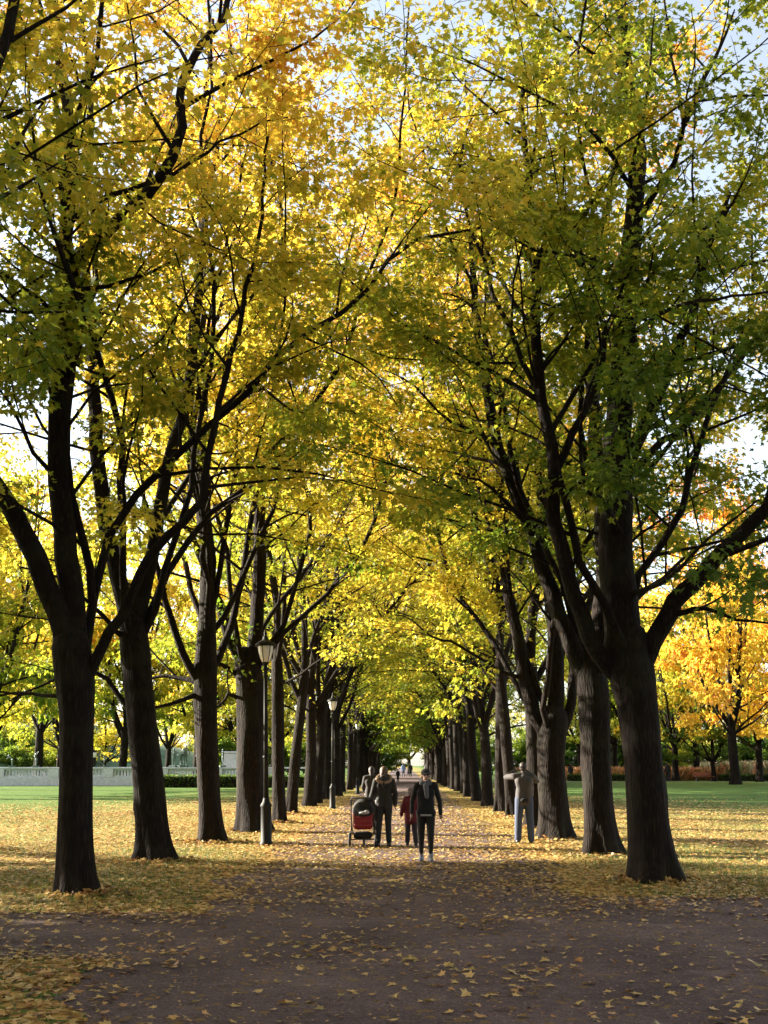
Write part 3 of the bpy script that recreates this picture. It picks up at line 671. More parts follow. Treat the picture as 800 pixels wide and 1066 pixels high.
# ---------------------------------------------------------------- stone balustrade with bronze figures
STONE = simple('granite', (.46, .49, .56), .8, sc=6, var=.18)
BRONZE = simple('bronze', (.09, .13, .12), .45, .5, sc=9, var=.5)
BY = 91.0
def bx_(px, Y=BY): return W(px, 795, Y)[0]
bal = empty('stone_balustrade', (bx_(60), BY, 0), 'long pale granite balustrade with pierced panels crossing the left background', 'balustrade')
X0, X1 = -50., bx_(330); o0 = bx_(60)
step = 4.4; piers = np.arange(X0, X1, step)
b = MB()
b.box(((X0 + X1) / 2 - o0, 0, .34), (X1 - X0, .55, .68), bev=.02); b.build('plinth', STONE, bal)
b = MB(); b.box(((X0 + X1) / 2 - o0, 0, 1.40), (X1 - X0 + .2, .62, .14), bev=.03); b.build('coping', STONE, bal)
for x in piers:
    MB().box((x - o0, 0, 1.0), (.85, .60, .655), bev=.015).build('pier', STONE, bal)
    if x + step <= X1:
        p = MB()
        p.box((x + step / 2 - o0, 0, .74), (step - .86, .3, .115)); p.box((x + step / 2 - o0, 0, 1.27), (step - .86, .3, .115))
        nb = 14
        for q in range(nb):
            p.box((x + .43 + (q + .5) * (step - .86) / nb - o0, 0, 1.005), (.13, .2, .41))
        p.build('pierced_panel', STONE, bal)

SKIN = simple('skin', (.24, .13, .09), .55, var=.1, bmp=.05)
def figure(name, J, mat, parent, k=1.0, voxel=.009, hands=True, bulk=1.0, head=True):
    """one continuous body from joint positions J"""
    m = MB(); B = bulk
    m.cap(J['hipL'], J['kneeL'], .085 * B * k, .055 * k, 1); m.cap(J['kneeL'], J['ankL'], .054 * k, .036 * k)
    m.cap(J['hipR'], J['kneeR'], .085 * B * k, .055 * k, 1); m.cap(J['kneeR'], J['ankR'], .054 * k, .036 * k)
    for s in 'LR':
        a = Vector(J['ank' + s]); f = Vector(J.get('toe' + s, a + Vector((0, -.16 * k, -.045 * k))))
        m.cap(a + Vector((0, .02 * k, -.035 * k)), f, .036 * k, .028 * k)
    pel, ch, nk, hd = (Vector(J[q]) for q in ('pelvis', 'chest', 'neck', 'head'))
    m.cap(J['hipL'], J['hipR'], .088 * B * k, .088 * B * k)
    for q in (-.05, .05): m.cap(pel + Vector((q * k, 0, 0)), ch + Vector((q * k, 0, 0)), .078 * B * k, .084 * B * k)
    m.cap(Vector(J['shL']) * .8 + nk * .2, Vector(J['shR']) * .8 + nk * .2, .055 * k, .055 * k)
    m.cap(ch, nk, .085 * k, .050 * k); m.cap(nk, hd, .052 * k, .05 * k)
    fr = Vector(J.get('face', (0, -1, 0))).normalized()
    M = fr.to_track_quat('-Y', 'Z').to_matrix() if head else None
    if head:
        def L(x, y, z): return hd + M @ Vector((x, y, z)) * k
        m.ell(L(0, .008, .035), (.075 * k, .093 * k, .10 * k), M); m.ell(L(0, -.025, -.035), (.055 * k, .062 * k, .075 * k), M)
        m.cap(L(0, -.085, .03), L(0, -.108, -.008), .010 * k, .015 * k)        # nose
        m.cap(L(-.02, -.082, -.048), L(.02, -.082, -.048), .010 * k, .010 * k)   # lips
        m.ell(L(0, -.075, -.085), (.02 * k,) * 3)
        for s in (-1, 1): m.ell(L(s * .078, .005, 0), (.012 * k, .022 * k, .033 * k), M)
    for s in 'LR':
        m.cap(J['sh' + s], J['el' + s], .052 * B * k, .040 * k); m.cap(J['el' + s], J['wr' + s], .040 * k, .027 * k)
        if hands:
            wr = Vector(J['wr' + s]); hdv = Vector(J.get('hand' + s, wr - Vector(J['el' + s]))).normalized()
            pl = Vector(J.get('palm' + s, (1 if s == 'L' else -1, 0, 0))); pl = (pl - hdv * pl.dot(hdv)).normalized(); sd_ = hdv.cross(pl)
            curl = J.get('curl' + s, .45)
            m.cap(wr, wr + hdv * .05 * k, .026 * k, .030 * k); 
            m.cap(wr + hdv * .05 * k + sd_ * .022 * k, wr + hdv * .05 * k - sd_ * .022 * k, .018 * k, .018 * k)
            for q, (off, ln) in enumerate(((.030, .066), (.010, .076), (-.010, .072), (-.030, .056))):
                p = wr + hdv * .075 * k + sd_ * off * k; dd = hdv
                for g in range(3):
                    dd = (dd + pl * curl * .6).normalized(); p2 = p + dd * ln / 2.6 * k; m.cap(p, p2, (.0088 - g * .0008) * k, (.008 - g * .0008) * k); p = p2
            p = wr + hdv * .03 * k + sd_ * .028 * k
            for g in range(2):
                dd = (hdv * .8 + sd_ * (.9 - g * .5) + pl * .35).normalized(); p2 = p + dd * .032 * k; m.cap(p, p2, .011 * k, .0095 * k); p = p2
    return m.fuse(name, mat, parent, voxel * k, 2)

def stand(h, over=None):
    s = h / 1.72
    J = dict(hipL=(.09, 0, .90), hipR=(-.09, 0, .90), kneeL=(.10, -.01, .49), kneeR=(-.10, -.01, .49), ankL=(.10, .02, .09), ankR=(-.10, .02, .09),
             pelvis=(0, 0, .98), chest=(0, 0, 1.25), neck=(0, 0, 1.45), head=(0, -.01, 1.58), shL=(.175, 0, 1.40), shR=(-.175, 0, 1.40),
             elL=(.23, .02, 1.12), elR=(-.23, .02, 1.12), wrL=(.25, -.03, .88), wrR=(-.25, -.03, .88))
    if over: J.update(over)
    out = {}
    for k_, v in J.items():
        if k_.startswith(('curl',)): out[k_] = v
        elif k_.startswith(('face', 'hand', 'palm')): out[k_] = v
        else: out[k_] = tuple(c * s for c in v)
    return out, s

# bronze figures on the balustrade (plain, generic poses)
def bronze(px, z0, h, pose, label, Y=BY, rz=0):
    J, s = stand(h, pose); r = empty('bronze_statue', (bx_(px, Y), Y, z0), label, 'statue', 'bronze figures along the balustrade', rz)
    figure('figure', J, BRONZE, r, s, voxel=.016, hands=False, bulk=1.15)
    MB().box((0, 0, .03), (.6, .45, .12), bev=.01).build('plinth', BRONZE, r)
    r.location.z = z0 + .02
    return r
TOPZ = 1.47
bronze(13, TOPZ, 1.1, dict(chest=(0, -.25, 1.2), neck=(0, -.38, 1.33), head=(0, -.5, 1.42), shL=(.15, -.35, 1.3), shR=(-.15, -.35, 1.3), elL=(.2, -.6, 1.3), wrL=(.2, -.8, 1.4), elR=(-.2, -.6, 1.15), wrR=(-.2, -.75, 1.0)), 'bronze figure stooping forward at the far left of the balustrade', rz=R(-80))
bronze(38, TOPZ, 1.15, dict(chest=(0, .18, 1.2), neck=(0, .22, 1.38), head=(0, .15, 1.5), shL=(.16, .2, 1.34), shR=(-.16, .2, 1.34), elL=(.2, .0, 1.6), wrL=(.1, -.15, 1.8), elR=(-.2, 0, 1.6), wrR=(-.1, -.15, 1.8)), 'bronze figure arching back with raised arms, second from the left', rz=R(90))
bronze(103, TOPZ, 1.2, dict(elL=(.38, -.1, 1.3), wrL=(.5, -.1, 1.5)), 'bronze figure with one lifted arm just right of the nearest left trunk', rz=R(20))
bronze(109, TOPZ, 1.0, dict(head=(0, -.12, 1.5), kneeL=(.1, -.2, .5)), 'small bronze figure bending its knee beside the one with a lifted arm', rz=R(-40))
bronze(181, 1.5, 1.45, dict(elL=(.4, 0, 1.2), wrL=(.5, -.1, 1.0)), 'bronze figure at the left of the group between the second and third left trunks', rz=R(-20))
bronze(188, 1.5, 1.3, dict(chest=(0, -.2, 1.15), neck=(0, -.3, 1.3), head=(0, -.4, 1.4), shL=(.15, -.25, 1.26), shR=(-.15, -.25, 1.26)), 'stooping bronze figure in the middle of the group', rz=R(60))
bronze(193, 1.5, 1.7, dict(elL=(.32, 0, 1.15), wrL=(.3, -.1, .85), elR=(-.32, 0, 1.15)), 'tallest broad bronze figure at the right of the group', rz=R(10))
bronze(232, 1.5, 1.4, dict(elL=(.3, -.2, 1.3), wrL=(.3, -.4, 1.45)), 'bronze figure standing against the pale granite pylon', rz=R(-70))
GLASS_W = simple('frosted_glass', (.80, .80, .82), .25, var=.03, bmp=0)
IRON = simple('green_black_iron', (.003, .0042, .004), .62, 0, sc=30, var=.3, bmp=.05)
IRON.node_tree.nodes['Principled BSDF'].inputs['Specular IOR Level'].default_value = .25
for px, lab in ((97, 'dark pillar lantern with a white lamp beside the nearest left trunk'), (207, 'dark pillar lantern with a white top by the third left trunk')):
    r = empty('bridge_lantern', (bx_(px), BY, TOPZ), lab, 'lantern', 'lanterns on the balustrade')
    MB().box((0, 0, .38), (.42, .42, .76), bev=.03).build('pillar', IRON, r)
    MB().lathe([(.19, .76), (.24, .85), (.25, 1.1), (.2, 1.18)], 16).build('lamp_glass', GLASS_W, r, True)
    MB().lathe([(.27, 1.18), (.27, 1.22), (.1, 1.34), (.02, 1.42)], 16).build('cap', IRON, r, True)
r = empty('granite_pylon', (bx_(241, 95), 95, 0), 'pale square granite pylon behind the hedge left of the first lamp post', 'pylon')
MB().box((0, 0, 1.3), (1.35, 1.35, 2.6), bev=.04).build('shaft', STONE, r); MB().box((0, 0, 2.68), (1.55, 1.55, .16), bev=.03).build('cap', STONE, r)

# ---------------------------------------------------------------- hedges, beds, bench
def hedge(name, x0, x1, Y, wd, h, col, label, seed, red=False):
    rg = np.random.default_rng(seed); n = int((x1 - x0) * 260 * (h + wd * .5)); n = min(n, 26000)
    root = empty(name, ((x0 + x1) / 2, Y, 0), label, 'hedge'); cx = (x0 + x1) / 2
    MB().box((0, 0, h * .47), (x1 - x0 - .1, wd - .16, h * .94), bev=.05).build('stems', BARK, root)
    P = np.c_[rg.uniform(x0 - cx, x1 - cx, n), rg.uniform(-wd / 2, wd / 2, n), rg.uniform(0, h, n)]
    fc = rg.integers(0, 3, n); P[fc == 0, 1] = -wd / 2; P[fc == 1, 2] = h; P += rg.normal(0, .04, P.shape); P[:, 2] = np.abs(P[:, 2])
    N = rg.normal(0, 1, (n, 3)); N[:, 1] -= .6; A = rg.normal(0, 1, (n, 3)); N /= np.linalg.norm(N, axis=1)[:, None]
    o = link('leaves', leaves_mesh('leaves', P, A, N, rg.uniform(.07, .13, n), np.clip(rg.normal(col, .07, n), 0, 1), 2, LEAF), root)
    o.color = (.5, 0, 0, 1)
hedge('hedge', bx_(165, 85), bx_(352, 85), 85, .9, .85, .13, 'low clipped dark hedge in front of the stone balustrade', 3)
hedge('hedge', W(590, 795, 118)[0], W(742, 795, 118)[0] - 5, 118, .9, .62, .1, 'low clipped hedge seen between the nearest right trunks', 4)
hedge('hedge', W(748, 795, 118)[0], W(748, 795, 118)[0] + 25, 118, .9, .62, .1, 'low clipped hedge running out of the right edge of the picture', 5)
def bed(name, x0, x1, y0, y1, h, stops, n, label, cat, seed, parent_kind='stuff'):
    rg = np.random.default_rng(seed); P = np.c_[rg.uniform(x0, x1, n), rg.uniform(y0, y1, n), np.zeros(n)]
    keep = (np.sin(P[:, 0] * .8) + np.sin(P[:, 1] * 1.3 + P[:, 0] * .3) + rg.normal(0, 1, n)) > -1.4; P = P[keep]; n = len(P)
    A = rg.normal(0, .28, (n, 3)); A[:, 2] = 1; N = rg.normal(0, 1, (n, 3)); N[:, 2] = 0; N /= np.linalg.norm(N, axis=1)[:, None]
    m = leaf_mat(name + '_leaf', .4, stops, 1.0)
    sz = h * rg.uniform(.5, 1.15, n)
    sh = LEAF_SHAPES[2] * np.array([.32, 1]); old = LEAF_SHAPES[2]; LEAF_SHAPES[2] = sh
    o = link(name, leaves_mesh(name, P, A, N, sz, rg.uniform(0, 1, n), 2, m)); LEAF_SHAPES[2] = old
    o.color = (.5, 0, 0, 1); tag(o, label, cat, kind='stuff'); return o
RB = [(0, (.10, .10, .03)), (.3, (.35, .20, .08)), (.6, (.5, .22, .10)), (.8, (.55, .38, .18)), (1, (.5, .08, .05))]
PB = [(0, (.14, .17, .05)), (.4, (.35, .32, .16)), (.8, (.55, .5, .35)), (1, (.6, .25, .12))]
bed('flower_bed', W(592, 795, 124)[0], W(748, 795, 124)[0], 120, 134, 1.3, RB, 26000, 'faded red and tan flower beds behind the right hedge', 'flower bed', 7)
bed('tall_grass', W(748, 795, 124)[0], W(748, 795, 124)[0] + 30, 120, 134, 1.9, PB, 24000, 'pale tall grasses behind the hedge at the right edge', 'grass', 8)
bed('orange_shrubs', 4.6, 7.2, 118, 125, 1.5, RB, 3000, 'low orange shrubs beside the far end of the path', 'shrubs', 9)

WOOD = simple('red_brown_wood', (.24, .075, .04), .6, sc=14)
r = empty('park_bench', (W(733, 795, 115.9)[0], 115.9, 0), 'red brown wooden bench at the end of the right hedge', 'bench')
MB().box((0, 0, .45), (2.0, .42, .05), bev=.01).build('seat', WOOD, r)
MB().box((0, .22, .72), (2.0, .05, .34), bev=.01).build('backrest', WOOD, r)
for s in (-.85, .85): MB().box((s, 0, .21), (.07, .42, .42), bev=.01).build('leg', IRON, r)

# ---------------------------------------------------------------- street lamps
def lamp(g, h, label, lean=0.):
    k = h / 4.7
    r = empty('lamp_post', g, label, 'street lamp', 'lamp posts along the left row'); r.rotation_euler = (0, lean, R(12)); r.scale = (k, k, k)
    MB().lathe([(.155, 0), (.155, .05), (.125, .09), (.118, .82), (.13, .84), (.13, .88), (.085, .94), (.07, 1.0), (.066, 1.03)], 20).build('base', IRON, r, True)
    MB().lathe([(.058, 1.02), (.048, 3.0), (.042, 3.86), (.062, 3.88), (.062, 3.92), (.045, 3.95), (.04, 4.0), (.075, 4.04), (.085, 4.07)], 16).build('pole', IRON, r, True)
    MB().lathe([(.07, 1.9), (.07, 1.96)], 16).build('collar', IRON, r, True)
    MB().lathe([(.085, 4.07), (.125, 4.16), (.165, 4.30), (.178, 4.42), (.178, 4.45)], 20).build('lamp_glass', GLASS_W, r, True)
    f = MB()
    for i in range(6):
        a = i * math.pi / 3
        f.tube([(q * math.cos(a), q * math.sin(a), z) for q, z in ((.09, 4.06), (.13, 4.16), (.17, 4.30), (.183, 4.42), (.183, 4.46))], .008, 6)
    f.build('frame', IRON, r)
    MB().lathe([(.24, 4.44), (.245, 4.46), (.22, 4.50), (.14, 4.555), (.085, 4.58), (.06, 4.62), (.055, 4.66), (.035, 4.68), (.03, 4.72), (.042, 4.74), (.02, 4.79), (.004, 4.84)], 20).build('cap', IRON, r, True)
    return r
lamp(G(277.5, 880), 4.62, 'nearest of three black lamp posts in front of the left row', R(-1.6))
lamp(G(346.5, 842), 4.45, 'middle of three black lamp posts along the left row', R(-.5))
lamp(G(372.5, 826.5), 4.3, 'farthest of three black lamp posts along the left row behind the woman with the stroller')

# ---------------------------------------------------------------- people
def cloth(name, col, r=.85, var=.15): return simple(name, col, r, var=var, sc=40, bmp=.25, bd=.006)
BLACK = cloth('black_cloth', (.0022, .0022, .003)); NAVY = cloth('navy_denim', (.0035, .0045, .009)); GREYC = cloth('grey_wool', (.016, .013, .013))
OLIVE = cloth('brown_jacket', (.0065, .006, .0055)); FUR = simple('fur', (.19, .13, .09), 1, var=.5, sc=60, bmp=.8, bd=.02); RED = cloth('crimson_cloth', (.085, .004, .012))
JEANS = cloth('blue_jeans', (.030, .042, .08)); HAIR_B = simple('blond_brown_hair', (.06, .034, .018), .6, sc=50, var=.4); HAIR_D = simple('dark_hair', (.010, .006, .004), .6, sc=50, var=.4)
WHITE = cloth('white_cloth', (.26, .26, .28)); LGREY = cloth('light_grey_cloth', (.085, .088, .105)); SHOE = cloth('dark_shoe', (.02, .018, .02), .5); RUNSHOE = cloth('pale_running_shoe', (.14, .15, .19), .6)
DARKM = simple('eye_dark', (.01, .008, .007), .2, var=0, bmp=0); CREAM = cloth('cream_wool', (.42, .36, .33)); BLUE = cloth('blue_cloth', (.16, .25, .5)); FLEECE = cloth('black_plastic', (.012, .012, .013), .35)

def eyes(J, s, root, k=None):
    hd = Vector(J['head']); M = Vector(J.get('face', (0, -1, 0))).normalized().to_track_quat('-Y', 'Z').to_matrix(); m = MB()
    for q in (-1, 1): m.ell(hd + M @ Vector((q * .031, -.083, .022)) * s, (.012 * s, .009 * s, .008 * s), M)
    m.build('eyes', DARKM, root, True)
def legs_cloth(J, s, r1=.1, r2=.07, r3=.055, low=.09):
    m = MB()
    for q in 'LR':
        a, kn = Vector(J['ank' + q]), Vector(J['knee' + q]); e = a + (kn - a).normalized() * (low - .09) * s
        m.cap(J['hip' + q], kn, r1 * s, r2 * s); m.cap(kn, e, r2 * s, r3 * s)
    m.cap(J['hipL'], J['hipR'], .108 * s, .108 * s); m.cap(Vector(J['hipL']) + Vector((-.03, 0, .07)) * s, Vector(J['hipR']) + Vector((.03, 0, .07)) * s, .105 * s, .105 * s)
    return m
def top_cloth(J, s, ra=.068, rc=.16, hem=.92, rw=.042, hr=.15):
    """coat or jacket: a flattened trunk from hem to shoulders, and sleeves"""
    m = MB(); ch, pel, nk = Vector(J['chest']), Vector(J['pelvis']), Vector(J['neck']); shz = (Vector(J['shL']) + Vector(J['shR'])) / 2
    hm = Vector((pel.x, pel.y, hem * s)); w = hr / .15
    for q in (-1, 1):
        o = Vector((q * .062 * s * w, 0, 0)); o2 = Vector((q * .052 * s * w, 0, 0)); o3 = Vector((q * .078 * s * w, 0, 0))
        m.cap(hm + o, pel + o + Vector((0, 0, .04 * s)), .108 * s * w, .106 * s * w); m.cap(pel + o + Vector((0, 0, .04 * s)), (pel + ch) / 2 + o2 + Vector((0, 0, .05 * s)), .106 * s * w, .096 * s * w)
        m.cap((pel + ch) / 2 + o2 + Vector((0, 0, .05 * s)), ch + o3 + Vector((0, 0, .05 * s)), .096 * s * w, .102 * s * w)
        m.cap(ch + o3 + Vector((0, 0, .05 * s)), shz * .8 + nk * .2 + o2 + Vector((0, .01 * s, -.03 * s)), .102 * s * w, .075 * s)
    m.cap((pel + ch) / 2 + Vector((0, 0, .03 * s)), ch + Vector((0, 0, .10 * s)), .105 * s, .105 * s)
    m.cap(ch + Vector((0, 0, .08 * s)), nk + Vector((0, 0, .01 * s)), .10 * s, .066 * s)
    m.cap(Vector(J['shL']) * .9 + nk * .1, nk, .070 * s, .06 * s); m.cap(Vector(J['shR']) * .9 + nk * .1, nk, .070 * s, .06 * s)
    for q in 'LR':
        m.cap(J['sh' + q], J['el' + q], (ra + .004) * s, ra * .84 * s); m.cap(J['el' + q], Vector(J['wr' + q]) * .96 + Vector(J['el' + q]) * .04, ra * .84 * s, rw * s)
    return m
def shoes(J, s, mat, root, ex=1.0):
    for q in 'LR':
        a = Vector(J['ank' + q]); f = Vector(J.get('toe' + q, a + Vector((0, -.17, -.055)) * s)); m = MB()
        m.cap(a + Vector((0, .035, -.045)) * s, f + Vector((0, -.01, .01)) * s, .046 * s * ex, .04 * s * ex); m.cap(a, a + Vector((0, .01, -.04)) * s, .047 * s, .05 * s)
        m.fuse('shoe', mat, root, .009 * s, 2)

# 1 woman in black walking towards the viewer
g = G(444, 898)
J, s = stand(1.66, dict(hipL=(.085, 0, .90), kneeL=(.085, -.09, .49), ankL=(.085, -.07, .10), toeL=(.095, -.24, .05), hipR=(-.085, 0, .9), kneeR=(-.09, .03, .49), ankR=(-.09, .13, .11), toeR=(-.10, -.02, .035),
                        elL=(.26, .05, 1.13), wrL=(.28, -.02, .87), elR=(-.255, .04, 1.13), wrR=(-.27, -.08, .89), face=(.12, -1, -.08)))
r = empty('person', g, 'woman in black walking towards the viewer in a dark cap and pale scarf', 'person')
figure('body', J, SKIN, r, s, voxel=.008); eyes(J, s, r)
top_cloth(J, s, .058, .15, .86, .04).fuse('jacket', BLACK, r, .011, 4); legs_cloth(J, s, .098, .066, .042, .16).fuse('tights', BLACK, r, .010, 3)
m = MB(); m.cap((.075, -.06, 1.40), (-.075, -.06, 1.40), .045, .045); m.cap((0, -.09, 1.36), (.02, -.135, 1.16), .05, .04); m.cap((.06, .02, 1.42), (-.06, .02, 1.42), .055, .055); m.fuse('scarf', LGREY, r, .010, 2)
m = MB(); m.box((0, -.148, .835), (.20, .02, .035), bev=.008); m.build('shirt_hem', WHITE, r)
m = MB()
for q in (-1, 1): m.tube([(q * .150, -.05, 1.28), (q * .158, -.065, 1.15), (q * .145, -.085, 1.0), (q * .15, -.09, .9)], .006)
m.build('jacket_stripe', LGREY, r)
hd = Vector(J['head']); Mh = Vector(J['face']).to_track_quat('-Y', 'Z').to_matrix()
m = MB(); m.ell(hd + Mh @ Vector((0, .012, .062)) * s, (.088, .106, .078), Mh); m.ell(hd + Mh @ Vector((0, -.125, .052)) * s, (.07, .065, .012), Mh); m.fuse('cap', cloth('dark_cap', (.005, .004, .0045)), r, .007, 2)
m = MB(); m.ell(hd + Mh @ Vector((0, .05, -.01)) * s, (.08, .06, .09), Mh); m.cap(hd + Vector((0, .09, 0)), hd + Vector((0, .11, -.1)), .03, .015); m.fuse('hair', HAIR_B, r, .009, 2)
for q in 'LR':
    a = Vector(J['ank' + q]); MB().cap(a + Vector((0, 0, .09)), a, .043, .043).build('sock', WHITE, r, True)
shoes(J, s, RUNSHOE, r)

# 2 woman pushing the stroller, seen from behind (root turned round: her front is -Y local)
g = G(400, 882)
J, s = stand(1.70, dict(hipL=(.09, 0, .92), kneeL=(.11, -.03, .49), ankL=(.13, .03, .10), kneeR=(-.09, -.06, .49), hipR=(-.09, 0, .92), ankR=(-.11, -.02, .10),
                        elR=(-.25, .02, 1.13), wrR=(-.24, -.10, .90), elL=(.25, .01, 1.14), wrL=(.33, -.2, .95), handL=(.1, -1, -.1), palmL=(-.2, 0, -1), curlL=.9, face=(-.35, -1, -.05)))
r = empty('person', g, 'woman with a fur trimmed hood seen from behind, pushing the red stroller', 'person', rz=math.pi)
figure('body', J, SKIN, r, s, voxel=.009)
top_cloth(J, s, .068, .165, .90, .05, .165).fuse('jacket', OLIVE, r, .012, 4); legs_cloth(J, s, .10, .072, .06, .11).fuse('jeans', NAVY, r, .011, 3)
m = MB()
for i in range(14):
    a = i / 14 * 6.283; m.ell((math.cos(a) * .135, .06 + math.sin(a) * .10, 1.43 - .07 * math.sin(a)), (.056, .056, .048))
m.fuse('fur_hood', FUR, r, .012, 1)
m = MB(); m.cap((.08, .12, 1.40), (-.08, .12, 1.40), .06, .06); m.cap((0, .13, 1.42), (0, .15, 1.28), .09, .05); m.fuse('hood', OLIVE, r, .012, 2)
hd = Vector(J['head']); m = MB(); m.ell(hd + Vector((0, .03, .03)), (.095, .098, .11)); m.cap(hd + Vector((.02, .07, -.02)), hd + Vector((.03, .08, -.12)), .07, .05); m.fuse('hair', HAIR_B, r, .010, 2)
shoes(J, s, SHOE, r)
m = MB(); m.cap((.16, -.02, .93), (.10, .04, .90), .06, .055); m.fuse('white_pouch', WHITE, r, .01, 2)
m = MB(); m.tube([(-.16, .06, 1.40), (-.05, .19, 1.25), (.08, .18, 1.05), (.15, .1, .93)], .012); m.build('strap', BLACK, r)

# 3 child in crimson coat half hidden behind the woman in black
g = G(428.5, 881)
J, s = stand(1.22, dict(kneeL=(.11, -.10, .5), ankL=(.12, -.02, .12), kneeR=(-.10, 0, .5), ankR=(-.14, .16, .12), elL=(.27, .02, 1.15), wrL=(.3, -.08, .93), elR=(-.26, .05, 1.14), wrR=(-.28, 0, .9)))
r = empty('person', g, 'small child in a crimson coat and pale hat beside the woman in black', 'person', rz=math.pi)
figure('body', J, SKIN, r, s, voxel=.009)
m = top_cloth(J, s, .078, .18, .78, .06, .19); m.fuse('coat', RED, r, .011, 3); legs_cloth(J, s, .11, .085, .075, .10).fuse('trousers', cloth('plum_cloth', (.015, .010, .018)), r, .01, 3)
hd = Vector(J['head']); m = MB(); m.ell(hd + Vector((0, .01, .03)), (.088, .095, .10)); m.cap(hd + Vector((.07, 0, 0)), hd + Vector((.065, 0, -.06)), .02, .02); m.cap(hd + Vector((-.07, 0, 0)), hd + Vector((-.065, 0, -.06)), .02, .02)
m.fuse('hat', cloth('pale_hat', (.15, .12, .135)), r, .009, 2); shoes(J, s, SHOE, r, 1.25)

# 4 figure walking further on, left of the stroller woman
g = W(387, 862, 31); g[2] = 0
J, s = stand(1.68, dict(elL=(.24, -.04, 1.14), wrL=(.2, -.25, 1.02), elR=(-.24, .02, 1.12)))
r = empty('person', g, 'person in a dark grey coat partly hidden behind the woman with the fur hood', 'person', rz=math.pi)
figure('body', J, SKIN, r, s, voxel=.01)
top_cloth(J, s, .068, .165, .82, .05, .17).fuse('coat', GREYC, r, .013, 3); legs_cloth(J, s, .1, .075, .065, .1).fuse('trousers', BLACK, r, .012, 3)
hd = Vector(J['head']); m = MB(); m.ell(hd + Vector((0, .02, .035)), (.088, .1, .105)); m.cap(hd + Vector((0, .05, 0)), hd + Vector((0, .06, -.09)), .07, .06); m.fuse('hair', HAIR_D, r, .01, 2); shoes(J, s, SHOE, r)

# 5 photographer, seen from behind with both arms raised to the camera
g = G(547, 878)
J, s = stand(1.80, dict(hipL=(.09, 0, .92), kneeL=(.13, -.01, .5), ankL=(.155, .0, .09), kneeR=(-.12, -.02, .5), hipR=(-.09, 0, .92), ankR=(-.13, .03, .09),
    chest=(0, .05, 1.25), neck=(0, .02, 1.44), head=(.0, -.03, 1.57), shL=(.19, .02, 1.40), shR=(-.19, .02, 1.40),
    elL=(.36, -.18, 1.38), wrL=(.14, -.30, 1.52), elR=(-.31, -.20, 1.30), wrR=(-.11, -.28, 1.50), handL=(-.6, -.3, .4), handR=(.5, -.4, .5), palmL=(-.3, -1, 0), palmR=(.3, -1, 0), curlL=.8, curlR=.8, face=(.1, -1, .08)))
r = empty('person', g, 'photographer in a grey jacket and blue jeans seen from behind with both arms raised', 'person', rz=math.pi)
figure('body', J, SKIN, r, s, voxel=.009, bulk=.86)
m = top_cloth(J, s, .07, .17, .86, .05, .165)
m.cap((.08 * s, .02, .95 * s), (.13 * s, .03, .82 * s), .085 * s, .06 * s); m.fuse('jacket', cloth('grey_jacket', (.045, .040, .041)), r, .012, 3)
legs_cloth(J, s, .112, .085, .075, .1).fuse('jeans', JEANS, r, .012, 3)
m = MB(); m.ell((.0, .125, .90 * s), (.10, .045, .05)); m.fuse('waist_bag', BLACK, r, .011, 2)
hd = Vector(J['head']); m = MB(); m.ell(hd + Vector((0, .018, .04)), (.088, .10, .105)); m.ell(hd + Vector((0, .05, -.01)), (.075, .06, .07)); m.fuse('hair', simple('brown_hair', (.020, .010, .007), .6, sc=50, var=.4), r, .009, 2); shoes(J, s, SHOE, r, 1.1)
cm = empty('handheld_camera', (g[0] - .0, g[1] + .34, 1.62), 'black camera held up to the eye of the photographer', 'camera')
MB().box((0, 0, 0), (.13, .06, .085), bev=.01).build('camera_body', FLEECE, cm); MB().lathe([(.035, 0), (.035, .07), (.03, .08)], 16, M=Matrix.Rotation(-math.pi / 2, 3, 'X')).build('lens', FLEECE, cm, True)
cm.location.y = g[1] + .36

# far walkers
def walker(px, py, h, top, leg, hair, label, away=True, kid=False, Yf=None):
    gg = G(px, py)
    if Yf: gg = W(px, 795, Yf); gg[2] = 0
    J, s = stand(h, dict(kneeL=(.1, -.08, .5), ankR=(-.1, .12, .1)))
    r = empty('person', gg, label, 'person', 'distant walkers', math.pi if away else 0)
    figure('body', J, SKIN, r, s, voxel=.014, hands=False)
    top_cloth(J, s, .075, .17, .88, .055, .17).fuse('coat', top, r, .02, 2); legs_cloth(J, s, .11, .085, .075).fuse('trousers', leg, r, .02, 2)
    hd = Vector(J['head']); MB().ell(hd + Vector((0, .02, .035)) * s, (.09 * s, .1 * s, .105 * s)).build('hair', hair, r, True); shoes(J, s, SHOE, r)
walker(414.5, 814, 1.2, BLACK, NAVY, HAIR_B, 'small dark child walking alone down the middle of the path')
walker(420, 806, 1.75, BLUE, LGREY, HAIR_D, 'distant person in a pale blue top near the end of the path', Yf=150)
walker(427.5, 805, 1.78, BLACK, BLACK, HAIR_D, 'distant person all in black right of the blue one', Yf=156)
walker(444, 805, 1.7, WHITE, NAVY, HAIR_B, 'distant person in white above the cap of the woman in black', Yf=165)
walker(449, 805, 1.7, GREYC, NAVY, HAIR_D, 'distant person in grey by the far right trunks', Yf=164)
walker(455, 805, 1.7, LGREY, JEANS, HAIR_D, 'distant person in light grey next to the orange shrubs', Yf=140)
walker(695, 812, 1.9, BLACK, BLACK, HAIR_D, 'dark walker beyond the right lawn beside the forked tree', Yf=114)
walker(594, 806, 1.7, BLACK, BLACK, HAIR_D, 'tiny dark figure beyond the hedge left of the second right trunk', Yf=119.5)
walker(46, 799, 1.1, RED, RED, HAIR_D, 'tiny figure in red behind the balustrade', Yf=92.5)

